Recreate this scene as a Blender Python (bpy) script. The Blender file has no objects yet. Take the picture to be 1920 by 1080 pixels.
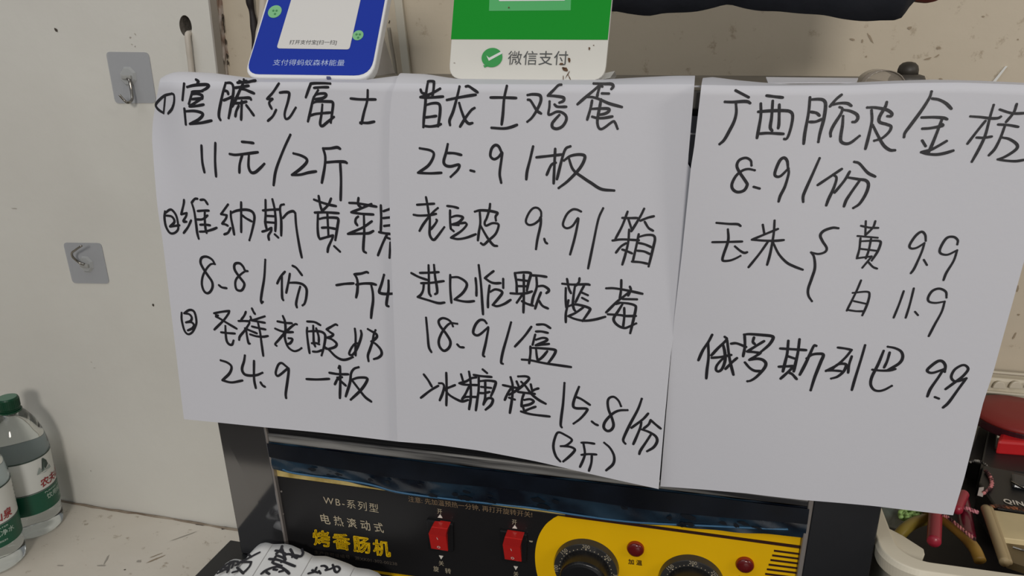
import bpy, bmesh, math, random
from mathutils import Vector, Matrix
from mathutils.geometry import tessellate_polygon
random.seed(7)
S=bpy.context.scene; C=S.collection
# ------------------------------------------------------------------ camera, light, exposure
EYE=1.45                                   # eye height above the shop floor; the model is measured from the eye
OFF=Vector((0,0,EYE))
FPX=1415.0
RX=(0.97196938,0.06911598,-0.22471871)     # rows: world axes seen by the camera (right, down, forward)
RY=(0.23509774,-0.29441249,0.92631006)
RZ=(-0.00213717,-0.95317588,-0.30240894)
cam=bpy.data.cameras.new('camera'); cam.sensor_width=36; cam.lens=FPX/1920*36; cam.clip_start=.02
co=bpy.data.objects.new('camera',cam); C.objects.link(co)
M3=Matrix(((RX[0],-RX[1],-RX[2]),(RY[0],-RY[1],-RY[2]),(RZ[0],-RZ[1],-RZ[2])))
co.matrix_world=Matrix.Translation(OFF)@M3.to_4x4(); S.camera=co
w=bpy.data.worlds.new('world'); S.world=w; w.use_nodes=True
w.node_tree.nodes['Background'].inputs[0].default_value=(.95,.97,1,1)
w.node_tree.nodes['Background'].inputs[1].default_value=.30
def area(name,loc,target,size,energy,col):
    l=bpy.data.lights.new(name,'AREA'); l.size=size; l.energy=energy; l.color=col
    o=bpy.data.objects.new(name,l); C.objects.link(o); o.location=Vector(loc)+OFF
    o.rotation_euler=(Vector(target)-Vector(loc)).to_track_quat('-Z','Y').to_euler(); return o
area('lamp_main',(.55,-2.3,.77),(0,.7,-.15),.5,66,(1,.955,.90))
area('lamp_right',(1.9,-.5,.9),(-.2,.7,-.2),.5,15,(1,.94,.87))
area('lamp_ceiling',(-1.0,-.4,1.5),(-.5,.7,-.1),1.7,22,(.97,.985,1))
S.view_settings.view_transform='Standard'; S.view_settings.look='None'; S.view_settings.gamma=1
S.view_settings.use_curve_mapping=False; S.view_settings.exposure=-0.90
# ------------------------------------------------------------------ materials
def lin(c): return tuple(((v/255)/12.92 if v/255<=.04045 else ((v/255+.055)/1.055)**2.4) for v in c)
MATS={}
def mat(name,col,rough=.5,metal=0,bump=0,bscale=200,var=0,vscale=8,col2=None,spec=.5,trans=0,ior=1.45,coat=0,alpha=1,stretch=None,thr=None):
    if name in MATS: return MATS[name]
    m=bpy.data.materials.new(name); m.use_nodes=True; nt=m.node_tree; b=nt.nodes['Principled BSDF']
    c=lin(col)+(1,); b.inputs['Base Color'].default_value=c
    b.inputs['Roughness'].default_value=rough; b.inputs['Metallic'].default_value=metal
    b.inputs['Specular IOR Level'].default_value=spec; b.inputs['Transmission Weight'].default_value=trans
    b.inputs['IOR'].default_value=ior; b.inputs['Coat Weight'].default_value=coat; b.inputs['Alpha'].default_value=alpha
    if bump or var:
        tc=nt.nodes.new('ShaderNodeTexCoord'); mp=nt.nodes.new('ShaderNodeMapping'); nt.links.new(tc.outputs['Object'],mp.inputs[0])
        if stretch: mp.inputs['Scale'].default_value=stretch
    if var:
        n=nt.nodes.new('ShaderNodeTexNoise'); n.inputs['Scale'].default_value=vscale; n.inputs['Detail'].default_value=6
        nt.links.new(mp.outputs[0],n.inputs['Vector'])
        r=nt.nodes.new('ShaderNodeValToRGB'); lo,hi=thr or (.35,.65)
        r.color_ramp.elements[0].position=lo; r.color_ramp.elements[1].position=hi
        r.color_ramp.elements[0].color=(lin(col2) if col2 else tuple(v*(1-var) for v in lin(col)))+(1,)
        r.color_ramp.elements[1].color=c
        nt.links.new(n.outputs['Fac'],r.inputs[0]); nt.links.new(r.outputs[0],b.inputs['Base Color'])
    if bump:
        n2=nt.nodes.new('ShaderNodeTexNoise'); n2.inputs['Scale'].default_value=bscale; n2.inputs['Detail'].default_value=4
        nt.links.new(mp.outputs[0],n2.inputs['Vector'])
        bp=nt.nodes.new('ShaderNodeBump'); bp.inputs['Strength'].default_value=bump; bp.inputs['Distance'].default_value=.002
        nt.links.new(n2.outputs['Fac'],bp.inputs['Height']); nt.links.new(bp.outputs[0],b.inputs['Normal'])
    MATS[name]=m; return m
def wallmat(name,base,dirt,speck,amount):
    m=mat(name,base,.75,bump=.25,bscale=60,var=.1,vscale=3.0,col2=dirt)
    nt=m.node_tree; b=nt.nodes['Principled BSDF']; src=b.inputs['Base Color'].links[0].from_socket
    tc=nt.nodes.new('ShaderNodeTexCoord')
    n=nt.nodes.new('ShaderNodeTexNoise'); n.inputs['Scale'].default_value=55; n.inputs['Detail'].default_value=8; n.inputs['Roughness'].default_value=.7
    nt.links.new(tc.outputs['Object'],n.inputs['Vector'])
    r=nt.nodes.new('ShaderNodeValToRGB'); r.color_ramp.elements[0].position=amount; r.color_ramp.elements[1].position=amount+.10
    r.color_ramp.elements[0].color=(0,0,0,1); r.color_ramp.elements[1].color=(1,1,1,1); nt.links.new(n.outputs['Fac'],r.inputs[0])
    mx=nt.nodes.new('ShaderNodeMix'); mx.data_type='RGBA'; nt.links.new(r.outputs[0],mx.inputs[0])
    nt.links.new(src,mx.inputs[6]); mx.inputs[7].default_value=lin(speck)+(1,); nt.links.new(mx.outputs[2],b.inputs['Base Color']); return m
W_LEFT=wallmat('white_plaster',(217,215,207),(207,204,196),(192,188,178),.70)
W_RIGHT=wallmat('stained_plaster',(206,194,174),(193,181,160),(166,150,128),.60)
COUNTER=wallmat('worn_stone',(224,217,205),(206,197,182),(168,154,136),.60)
FLOOR=mat('floor_tile',(90,84,76),.5,var=.2)
PAPER=mat('paper',(207,207,213),.65,bump=.04,bscale=300)
INKM=mat('marker_ink',(34,33,38),.42)
STEEL=mat('dark_steel',(66,66,68),.30,metal=.6,bump=.03,bscale=8,var=.15,vscale=5)
POST=mat('mirror_steel',(132,132,134),.09,metal=.9)
BRUSH=mat('brushed_steel',(178,176,172),.4,metal=.5,var=.6,vscale=14,col2=(58,58,60),stretch=(.6,1,14))
EDGE=mat('steel_edge',(150,143,138),.35,metal=.5)
BLACKP=mat('black_panel',(27,26,27),.38)
DKPL=mat('black_plastic',(24,24,25),.3)
YEL=mat('yellow_panel',(240,188,0),.42,var=.08,vscale=12)
CREAM=mat('bare_backing',(208,186,120),.5,var=.3,vscale=60,col2=(160,134,60))
STRIPE=mat('maroon_print',(48,18,10),.5)
PRINT=mat('grey_print',(176,164,140),.5)
PRINTD=mat('faint_print',(86,78,70),.5)
PRINTY=mat('yellow_print',(236,192,20),.45)
PRINTW=mat('white_print',(220,214,204),.5)
FILM=mat('blue_film',(34,54,70),.25,spec=.6,coat=.2,bump=.3,bscale=26,var=.6,vscale=22,col2=(10,14,24))
FILMEDGE=mat('blue_film_roll',(44,92,126),.25,coat=.5)
RED=mat('red_rocker',(190,32,28),.25,coat=.4)
REDL=mat('red_lens',(96,18,20),.25,coat=.3)
REDRING=mat('orange_ring',(140,38,14),.3)
BLUE=mat('blue_print',(24,52,160),.5,spec=.15)
GREEN=mat('green_print',(4,142,34),.5,spec=.2)
GREENL=mat('pale_green_print',(72,172,96),.35)
LEAF=mat('green_badge',(120,186,128),.4)
LEAFD=mat('green_badge_print',(50,130,70),.4)
WPL=mat('white_plastic',(226,226,226),.35)
OFFW=mat('offwhite_plastic',(214,212,204),.4,var=.06,vscale=14)
DGREY=mat('dark_grey_print',(70,72,72),.5)
STAIN=mat('brown_stain',(92,66,44),.8)
CLOTH=mat('navy_cloth',(30,33,42),.85,bump=.6,bscale=60,var=.3,vscale=9)
BROWN=mat('brown_cloth',(92,44,34),.8)
HOOKM=mat('chrome',(150,146,140),.2,metal=1)
CLEARP=mat('frosted_adhesive',(188,190,194),.3,alpha=.55)
CLEAR2=mat('clear_plastic',(205,205,200),.2,alpha=.5)
PIT=mat('dark_pit',(74,66,58),.9)
PIPE=mat('ivory_cable',(206,196,180),.5)
CHALK=mat('chipped_plaster',(196,188,180),.85,bump=.8,bscale=90,var=.3,vscale=60,col2=(140,118,104))
GREYEDGE=mat('grey_panel_edge',(166,160,152),.6,var=.1)
TAPE=mat('black_tape',(34,28,28),.6,bump=.5,bscale=80)
WATER=mat('water_in_pet',(232,238,238),.02,trans=1,ior=1.33)
CAPG=mat('green_cap',(16,66,44),.35)
CAPT=mat('green_cap_top',(92,128,108),.45)
LABW=mat('label_white',(214,216,212),.4)
LABG=mat('label_green',(20,84,62),.35)
LABR=mat('label_red',(150,40,44),.4)
LABP=mat('label_pale_print',(196,214,204),.4)
LABD=mat('label_dark_print',(58,72,66),.5)
CRATE=mat('cream_plastic',(216,208,188),.4,var=.08,vscale=10)
CORK=mat('wood_board',(222,204,160),.55,var=.2,vscale=20)
MAROON=mat('crimson_plastic',(158,38,58),.4,coat=.15)
OLIVE=mat('ochre_rubber',(150,116,50),.4)
LIME=mat('green_beads',(150,186,112),.5)
RTIN=mat('red_tin',(140,44,40),.55)
RBLK=mat('red_block',(200,28,34),.5)
BOARDB=mat('black_card',(30,30,32),.4)
CORD=mat('pink_cord',(206,130,130),.7,var=.6,vscale=160,col2=(60,30,34),thr=(.45,.55))
CORD2=mat('grey_cord',(150,146,140),.7,var=.6,vscale=160,col2=(40,36,36),thr=(.45,.55))
CORD3=mat('brown_cord',(140,84,52),.7,var=.6,vscale=160,col2=(50,26,18),thr=(.45,.55))
# ------------------------------------------------------------------ helpers
def ray(px,py):
    v=(px-960,py-540,FPX)
    return Vector((sum(a*b for a,b in zip(RX,v)),sum(a*b for a,b in zip(RY,v)),sum(a*b for a,b in zip(RZ,v))))
def atY(px,py,y): r=ray(px,py); return r*(y/r.y)
def atZ(px,py,z): r=ray(px,py); return r*(z/r.z)
def tagit(o,label=None,cat=None,group=None,kind=None):
    if label: o['label']=label
    if cat: o['category']=cat
    if group: o['group']=group
    if kind: o['kind']=kind
    return o
def origin(p): return p['_o'] if p and '_o' in p else (0,0,0)
def mk(name,verts,faces,m,parent=None,label=None,smooth=False,bevel=0,solid=0,seg=2):
    o0=Vector(origin(parent)) if parent else Vector((0,0,0))
    me=bpy.data.meshes.new(name)
    if parent is not None and parent.get('category')=='machine': verts=[(v[0],v[1],max(v[2],TT+.0005)) for v in verts]
    if parent is None: vs=[Vector(v)+OFF for v in verts]
    else: vs=[Vector(v)-o0 for v in verts]
    me.from_pydata([tuple(v) for v in vs],[],faces)
    bm=bmesh.new(); bm.from_mesh(me); bmesh.ops.recalc_face_normals(bm,faces=bm.faces); bm.to_mesh(me); bm.free()
    me.materials.append(m)
    o=bpy.data.objects.new(name,me); C.objects.link(o)
    if smooth:
        for p in me.polygons: p.use_smooth=True
    if parent is not None: o.parent=parent; o['_o']=tuple(o0)
    if label: o['label']=label
    if solid:
        md=o.modifiers.new('thick','SOLIDIFY'); md.thickness=solid; md.offset=0
    if bevel:
        md=o.modifiers.new('bevel','BEVEL'); md.width=bevel; md.segments=seg; md.limit_method='ANGLE'; md.angle_limit=.6
    return o
def thing(name,label,cat,loc,group=None):
    o=bpy.data.objects.new(name,None); C.objects.link(o); o.location=Vector(loc)+OFF; o.empty_display_size=.02
    o['_o']=tuple(loc); return tagit(o,label,cat,group)
def box(x0,x1,y0,y1,z0,z1):
    v=[(x,y,z) for x in (x0,x1) for y in (y0,y1) for z in (z0,z1)]
    return v,[(0,1,3,2),(4,6,7,5),(0,4,5,1),(2,3,7,6),(0,2,6,4),(1,5,7,3)]
def prism(pts,vec):
    n=len(pts); v=[tuple(p) for p in pts]+[tuple(Vector(p)+Vector(vec)) for p in pts]
    return v,[tuple(range(n)),tuple(range(2*n-1,n-1,-1))]+[(i,(i+1)%n,n+(i+1)%n,n+i) for i in range(n)]
def cr(pts,n=6):
    """Catmull-Rom through pts"""
    if len(pts)<3: return [Vector(p) for p in pts]
    P=[Vector(p) for p in pts]; P=[P[0]*2-P[1]]+P+[P[-1]*2-P[-2]]; out=[]
    for i in range(1,len(P)-2):
        a,b,c,d=P[i-1:i+3]
        for k in range(n):
            t=k/n; out.append(.5*((2*b)+(c-a)*t+(2*a-5*b+4*c-d)*t*t+(3*b-a-3*c+d)*t**3))
    out.append(P[-2]); return out
def tube(pts,r,seg=10,closed=False,taper=None):
    P=[Vector(p) for p in pts]; n=len(P); v=[];f=[]
    up=Vector((.13,.3,.94)); prev=None
    for i,p in enumerate(P):
        t=(P[(i+1)%n]-P[i-1]) if closed else (P[min(i+1,n-1)]-P[max(i-1,0)])
        t.normalize(); a=(prev-t*prev.dot(t)) if prev else up.cross(t)
        if a.length<1e-6: a=Vector((1,0,0)).cross(t)
        a.normalize(); prev=a; b=t.cross(a); rr=r*(taper(i/(n-1)) if taper else 1)
        for k in range(seg):
            q=2*math.pi*k/seg; v.append(p+(a*math.cos(q)+b*math.sin(q))*rr)
    m=n if closed else n-1
    for i in range(m):
        for k in range(seg):
            j=(i+1)%n; f.append((i*seg+k,i*seg+(k+1)%seg,j*seg+(k+1)%seg,j*seg+k))
    if not closed: f.append(tuple(range(seg))); f.append(tuple(range((n-1)*seg,n*seg)))
    return v,f
def join(*vf):
    v=[];f=[]
    for a,b in vf:
        k=len(v); v+=list(a); f+=[tuple(i+k for i in q) for q in b]
    return v,f
class Plane:
    def __init__(s,O,u,v): s.O=Vector(O); s.u=Vector(u).normalized(); s.v=Vector(v).normalized(); s.n=s.u.cross(s.v).normalized()
    def px(s,p,d=0):
        r=ray(*p); O=s.O+s.n*d; return r*(O.dot(s.n)/r.dot(s.n))
    def slab(s,pts,d0,d1): return prism([s.px(p,d1) for p in pts],s.n*(d0-d1))
    def at(s,o,a,b,d=0): return o+s.u*a+s.v*b+s.n*d
def disc(pl,c,r,d0,d1,seg=40,r2=None):
    r2=r if r2 is None else r2; v=[];f=[]
    for d,rr in ((d0,r),(d1,r2)):
        for k in range(seg): q=2*math.pi*k/seg; v.append(c+pl.u*rr*math.cos(q)+pl.v*rr*math.sin(q)+pl.n*d)
    f=[tuple(range(seg)),tuple(range(2*seg-1,seg-1,-1))]+[(k,(k+1)%seg,seg+(k+1)%seg,seg+k) for k in range(seg)]
    return v,f
def ring(pl,c,r0,r1,d,a0=0,a1=2*math.pi,seg=40):
    v=[];f=[]
    for k in range(seg+1):
        q=a0+(a1-a0)*k/seg; e=pl.u*math.cos(q)+pl.v*math.sin(q); v+=[c+e*r0+pl.n*d,c+e*r1+pl.n*d]
    for k in range(seg): f.append((2*k,2*k+1,2*k+3,2*k+2))
    return v,f
def textmesh(s,bold=0,shear=0,space=1):
    cu=bpy.data.curves.new('t','FONT'); cu.body=s; cu.size=1; cu.offset=bold; cu.shear=shear; cu.space_character=space; cu.resolution_u=3
    o=bpy.data.objects.new('t',cu); C.objects.link(o); dg=bpy.context.evaluated_depsgraph_get(); dg.update()
    me=bpy.data.meshes.new_from_object(o.evaluated_get(dg)); v=[Vector(q.co) for q in me.vertices]; f=[tuple(p.vertices) for p in me.polygons]
    bpy.data.objects.remove(o); bpy.data.curves.remove(cu); bpy.data.meshes.remove(me)
    if not v: return [],[],1,1
    x0=min(q.x for q in v); x1=max(q.x for q in v); y0=min(q.y for q in v); y1=max(q.y for q in v)
    return [Vector((q.x-x0,q.y-y0,0)) for q in v],f,x1-x0,y1-y0
def text(name,s,pl,a,b,h,m,parent,d=.0003,bold=0,shear=0,space=1,world=False,label=None):
    """write s on the plane from lower-left a to lower-right b (pixels of the survey, or points), h metres tall"""
    v,f,W,H=textmesh(s,bold,shear,space)
    A=a if world else pl.px(a,d); B=b if world else pl.px(b,d)
    u=(B-A); L=u.length; u.normalize(); up=pl.n.cross(u)
    return mk(name,[A+u*(q.x/W*L)+up*(q.y/H*h)+(pl.n*d if world else Vector()) for q in v],f,m,parent,label)
def sstep(a,b,x):
    t=min(1,max(0,(x-a)/(b-a))); return t*t*(3-2*t)
def y_sheet(k,x,z):
    """depth of the hanging sheet k at (x,z): sheets sag, curl and overlap by millimetres"""
    if k==1:
        y=.5068+.0008*math.sin(14*x+3*z)+.012*sstep(-.375,-.42,x)*sstep(-.13,-.03,z)
        return y-.0025*sstep(-.10,-.32,z)*sstep(-.26,-.42,x)
    if k==2:
        w=sstep(-.12,-.03,x)
        return (1-w)*(.5030+.0008*math.sin(16*x-6*z))+w*(.5040+.020*(z+.19))
    w=sstep(-.02,.09,x)
    return (1-w)*(.5040-(.075 if z>-.19 else .032)*(z+.19))+w*(.5030+.001*math.sin(13*x+9*z)-.003*sstep(.1,.2,x))

# handwriting and sheet outlines, measured on the sheets: tenths of a millimetre from the eye's foot point
INK=[
    (1,"a","20:-3868,-318 -3959,-336 -4043,-378 -4079,-411 -4054,-442 -3995,-466;20:-3950,-336 -3995,-466;20:-3868,-318 -3847,-328 -3856,-380 -3890,-431 -3941,-467;20:-3736,-243 -3769,-362;20:-3632,-214 -3613,-224 -3623,-240;20:-3714,-267 -3651,-254 -3568,-248 -3535,-251 -3534,-261 -3557,-278 -3590,-292/-3590,-292 -3590,-295 -3637,-299 -3679,-303;20:-3680,-310 -3718,-390;20:-3681,-319 -3639,-315 -3599,-325 -3599,-343 -3608,-349 -3686,-355;20:-3608,-349 -3647,-372 -3715,-408/-3715,-408 -3652,-403 -3594,-393;20:-3762,-425 -3767,-542;20:-3762,-445 -3678,-441 -3618,-454 -3615,-474 -3656,-506 -3731,-537/-3731,-537 -3644,-529 -3585,-518 -3543,-509;20:-3388,-236 -3424,-316 -3464,-423 -3476,-476 -3467,-503;20:-3388,-236 -3348,-235 -3330,-255 -3334,-307 -3372,-421 -3396,-488;20:-3401,-291 -3381,-296 -3377,-314;20:-3420,-360 -3383,-347 -3340,-331;20:-3273,-222 -3261,-225;20:-3235,-211 -3231,-219 -3211,-223;20:-3290,-233 -3247,-229 -3212,-230;20:-3235,-211 -3239,-228 -3279,-289 -3330,-368 -3355,-403;20:-3320,-270 -3266,-263 -3202,-254;20:-3273,-276 -3238,-280 -3200,-294 -3164,-307;20:-3321,-344 -3256,-341 -3205,-340 -3194,-351;20:-3336,-379 -3290,-378 -3234,-367;20:-3271,-363 -3283,-437 -3293,-497;20:-3301,-398 -3326,-438 -3338,-474;20:-3237,-393 -3211,-427 -3185,-464;20:-3212,-230 -3171,-221 -3141,-217;18:-2955,-236 -3010,-299 -3062,-345/-3062,-345 -3040,-347 -3018,-344/-3018,-344 -3018,-346 -3048,-373 -3033,-414;18:-2997,-422 -3029,-468 -3073,-502;18:-2954,-300 -2922,-296 -2892,-296 -2879,-306 -2894,-358 -2926,-432 -2932,-467 -2922,-486 -2890,-470 -2837,-404;18:-2550,-233 -2611,-231 -2693,-234 -2709,-249 -2750,-330;18:-2679,-264 -2623,-259 -2568,-258;18:-2649,-280 -2676,-316 -2693,-342 -2726,-437 -2749,-500;18:-2671,-312 -2637,-303 -2594,-303 -2590,-318 -2620,-335 -2679,-342;18:-2695,-368 -2661,-358 -2574,-357 -2544,-361 -2541,-383 -2552,-434 -2568,-505;18:-2624,-380 -2637,-448 -2653,-513 -2637,-530 -2591,-499 -2540,-464;18:-2728,-459 -2678,-445 -2566,-434;18:-2400,-334 -2327,-339 -2211,-338;18:-2266,-276 -2274,-345 -2305,-430 -2329,-507/-2329,-507 -2339,-500 -2282,-501 -2230,-491"),
    (1,"b","20:-3655,-697 -3665,-817 -3658,-900;20:-3533,-675 -3554,-814 -3561,-928;20:-3306,-660 -3252,-663 -3212,-667;20:-3421,-754 -3375,-759 -3304,-751 -3183,-734;20:-3315,-756 -3345,-826 -3357,-892;20:-3259,-751 -3273,-842 -3257,-886 -3222,-885 -3176,-852 -3138,-819;20:-2900,-599 -2967,-709 -3045,-860 -3078,-977;20:-2888,-734 -2828,-748 -2786,-771 -2792,-802 -2852,-853 -2917,-894/-2917,-894 -2849,-890 -2779,-872 -2717,-861;20:-2645,-691 -2633,-748 -2643,-821 -2677,-943;20:-2642,-692 -2588,-689 -2534,-680 -2510,-689;20:-2630,-792 -2543,-783 -2483,-783 -2465,-790;20:-2517,-793 -2520,-915 -2535,-1067"),
    (1,"c","19:-4056,-1224 -4068,-1276 -4065,-1345 -4039,-1394 -4001,-1397 -3963,-1370 -3952,-1330 -3958,-1256 -3985,-1214 -4012,-1208 -4055,-1236;19:-4055,-1256 -4003,-1261 -3982,-1287 -3988,-1312 -4029,-1344/-4029,-1344 -3986,-1337 -3941,-1329;19:-3871,-1124 -3878,-1155 -3912,-1240/-3912,-1240 -3861,-1227/-3861,-1227 -3870,-1252 -3900,-1295 -3873,-1297;19:-3830,-1285 -3866,-1341 -3911,-1390;19:-3749,-1109 -3773,-1112 -3805,-1142/-3805,-1142 -3792,-1205 -3789,-1297 -3789,-1381 -3782,-1430;19:-3723,-1117 -3688,-1116 -3665,-1148;19:-3760,-1207 -3710,-1201 -3662,-1199;19:-3697,-1203 -3706,-1269 -3710,-1338 -3705,-1379;19:-3780,-1275 -3725,-1270 -3678,-1238;19:-3753,-1316 -3709,-1313 -3666,-1316;19:-3764,-1372 -3711,-1367 -3649,-1349 -3610,-1333;19:-3486,-1143 -3557,-1222/-3557,-1222 -3508,-1228/-3508,-1228 -3519,-1255 -3557,-1298/-3557,-1298 -3530,-1302 -3510,-1311;19:-3488,-1329 -3514,-1367 -3549,-1383;19:-3469,-1197 -3473,-1248 -3466,-1321 -3462,-1379;19:-3468,-1209 -3415,-1188 -3340,-1177 -3289,-1187 -3269,-1219 -3278,-1272 -3308,-1356 -3334,-1418;19:-3370,-1121 -3383,-1229 -3398,-1356;19:-3377,-1220 -3343,-1244 -3298,-1266;19:-3159,-1094 -3170,-1201 -3180,-1269 -3174,-1325;19:-3100,-1086 -3089,-1163 -3090,-1253 -3102,-1333;19:-3190,-1176 -3126,-1168 -3046,-1161;19:-3162,-1217 -3095,-1217;19:-3183,-1266 -3097,-1268;19:-3214,-1343 -3175,-1331 -3132,-1309/-3132,-1309 -3138,-1335 -3164,-1370 -3164,-1405;19:-3109,-1359 -3082,-1383;19:-3007,-1121 -3034,-1130 -3044,-1167 -3043,-1251 -3055,-1365;19:-3026,-1227 -2982,-1186 -2938,-1170 -2918,-1183/-2918,-1183 -2920,-1289 -2909,-1436 -2897,-1530;19:-2752,-1073 -2698,-1090 -2634,-1106 -2577,-1114;19:-2712,-1044 -2705,-1112 -2694,-1156;19:-2612,-1059 -2640,-1109 -2695,-1158;19:-2755,-1172 -2669,-1166 -2559,-1167;19:-2729,-1177 -2741,-1280 -2741,-1347 -2731,-1375/-2731,-1375 -2673,-1357 -2618,-1340/-2618,-1340 -2626,-1363 -2664,-1433 -2675,-1473;19:-2718,-1218 -2672,-1207 -2589,-1203 -2566,-1215 -2577,-1271 -2603,-1376;19:-2652,-1176 -2657,-1342;19:-2706,-1286 -2655,-1282 -2590,-1289;19:-2616,-1424 -2571,-1464;19:-2466,-1085 -2405,-1085 -2325,-1094 -2252,-1103;19:-2390,-1045 -2397,-1092 -2375,-1114;19:-2290,-1085 -2379,-1124 -2456,-1155/-2456,-1155 -2381,-1162 -2280,-1163;19:-2403,-1185 -2422,-1202 -2427,-1230 -2414,-1251;19:-2356,-1175 -2362,-1304 -2374,-1393 -2377,-1444 -2358,-1459;19:-2295,-1215 -2371,-1266 -2495,-1322/-2495,-1322 -2398,-1314 -2327,-1307 -2288,-1288;19:-2216,-1092 -2219,-1187 -2228,-1285;19:-2197,-1134 -2149,-1116;19:-2202,-1186 -2150,-1178;19:-2199,-1245 -2150,-1237;19:-2242,-1294 -2200,-1300 -2154,-1303;19:-2177,-1304 -2215,-1372 -2262,-1473;19:-2176,-1334 -2155,-1341;19:-2156,-1369 -2170,-1486"),
    (1,"d","19:-3664,-1631 -3686,-1594 -3731,-1574 -3775,-1585 -3792,-1622 -3779,-1665 -3740,-1730 -3710,-1778 -3709,-1822 -3733,-1863 -3765,-1881 -3793,-1862 -3804,-1806 -3786,-1738 -3744,-1674 -3704,-1636 -3676,-1629;19:-3650,-1805 -3625,-1822 -3584,-1826;19:-3379,-1671 -3400,-1670 -3414,-1637 -3440,-1612 -3476,-1614 -3493,-1637 -3489,-1675 -3454,-1728 -3423,-1770 -3424,-1798 -3448,-1833 -3476,-1839 -3498,-1825 -3501,-1781 -3485,-1741 -3439,-1699 -3394,-1669;19:-3213,-1568 -3238,-1714 -3272,-1837 -3288,-1905 -3285,-1930/-3285,-1930 -3272,-1918;19:-3053,-1655 -3095,-1699 -3130,-1756;19:-3083,-1695 -3093,-1792 -3098,-1869 -3091,-1891;19:-3012,-1669 -3029,-1732 -3059,-1828;19:-3025,-1743 -2956,-1739 -2905,-1751 -2880,-1787 -2889,-1854 -2908,-1905 -2927,-1923;19:-2933,-1769 -2959,-1837 -2981,-1910 -2978,-1943;19:-2982,-1602 -2950,-1619 -2909,-1673"),
    (1,"h","20:-2622,-1734 -2554,-1719 -2478,-1709;20:-2352,-1615 -2365,-1611 -2409,-1626 -2465,-1636/-2465,-1636 -2448,-1665 -2443,-1706 -2451,-1773 -2464,-1821;20:-2455,-1717 -2393,-1704 -2329,-1700 -2293,-1706;20:-2332,-1710 -2323,-1769 -2325,-1841 -2340,-1915 -2350,-1979;20:-2222,-1623 -2244,-1691 -2269,-1757 -2255,-1772 -2213,-1774 -2160,-1767;20:-2188,-1666 -2193,-1743 -2210,-1822 -2215,-1863 -2200,-1872"),
    (1,"e","19:-4025,-2067 -4033,-2128 -4024,-2208 -4006,-2244 -3978,-2250 -3941,-2223 -3904,-2161 -3896,-2118 -3902,-2060 -3922,-2038 -3956,-2040 -4002,-2070/-4002,-2070 -3955,-2075 -3936,-2102 -3951,-2133 -3996,-2149/-3996,-2149 -3947,-2143 -3924,-2165 -3943,-2196 -3988,-2218;19:-3724,-2049 -3653,-2031 -3582,-2018/-3582,-2018 -3593,-2042 -3645,-2104 -3739,-2191;19:-3709,-2064 -3690,-2065;19:-3711,-2077 -3677,-2091 -3609,-2128 -3534,-2167;19:-3634,-2151 -3639,-2215 -3638,-2279 -3620,-2309 -3592,-2310 -3574,-2273;19:-3680,-2210 -3619,-2212 -3555,-2211;19:-3434,-2015 -3451,-2047 -3483,-2086;19:-3509,-2099 -3457,-2095 -3413,-2094/-3413,-2094 -3415,-2113 -3460,-2174 -3511,-2231 -3523,-2264;19:-3458,-2158 -3411,-2175 -3356,-2193;19:-3449,-2173 -3447,-2231 -3440,-2284 -3429,-2288;19:-3376,-1982 -3365,-2010 -3354,-2027;19:-3397,-2054 -3392,-2079;19:-3269,-2041 -3322,-2061 -3373,-2081 -3403,-2083/-3403,-2083 -3347,-2089 -3274,-2096;19:-3393,-2137 -3337,-2146 -3275,-2153;19:-3417,-2207 -3361,-2219 -3301,-2218 -3259,-2208;19:-3335,-2101 -3325,-2190 -3323,-2274 -3319,-2386;19:-3108,-2026 -3095,-2070 -3096,-2138 -3109,-2208 -3095,-2276 -3068,-2308 -3034,-2320 -2998,-2308 -2970,-2288;19:-3160,-2075 -3093,-2082 -3035,-2081;19:-3187,-2139 -3136,-2156 -3089,-2161 -3033,-2156;19:-2992,-2087 -3006,-2086 -3050,-2118 -3115,-2180 -3167,-2236 -3201,-2273 -3190,-2287;19:-3077,-2212 -3045,-2214 -3050,-2235 -3069,-2256 -3090,-2263;19:-2899,-2055 -2835,-2055 -2788,-2076;19:-2904,-2108 -2910,-2146 -2909,-2225 -2903,-2325;19:-2907,-2140 -2831,-2130 -2785,-2132 -2757,-2149 -2754,-2183 -2772,-2259 -2799,-2336;19:-2850,-2087 -2855,-2175 -2857,-2232 -2848,-2263;19:-2826,-2107 -2811,-2171 -2813,-2222;19:-2875,-2238 -2840,-2233 -2811,-2241;19:-2872,-2309 -2834,-2307 -2792,-2289;19:-2642,-2064 -2658,-2060 -2706,-2089 -2737,-2108/-2737,-2108 -2704,-2131 -2682,-2146 -2707,-2168 -2743,-2179/-2743,-2179 -2697,-2189 -2660,-2220 -2674,-2250 -2727,-2272 -2756,-2274;19:-2766,-2258 -2728,-2283 -2680,-2330 -2630,-2354 -2584,-2350 -2527,-2324;19:-2493,-2081 -2491,-2142 -2498,-2233 -2503,-2307;19:-2443,-2093 -2440,-2126 -2458,-2184 -2491,-2255 -2529,-2304 -2557,-2301 -2542,-2260 -2505,-2211 -2467,-2199;19:-2383,-2074 -2356,-2088 -2318,-2107 -2311,-2131 -2338,-2162 -2361,-2175/-2361,-2175 -2323,-2194 -2286,-2235 -2280,-2274 -2307,-2305 -2348,-2323;19:-2319,-2077 -2335,-2111 -2350,-2174 -2377,-2244 -2397,-2297 -2395,-2345"),
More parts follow.
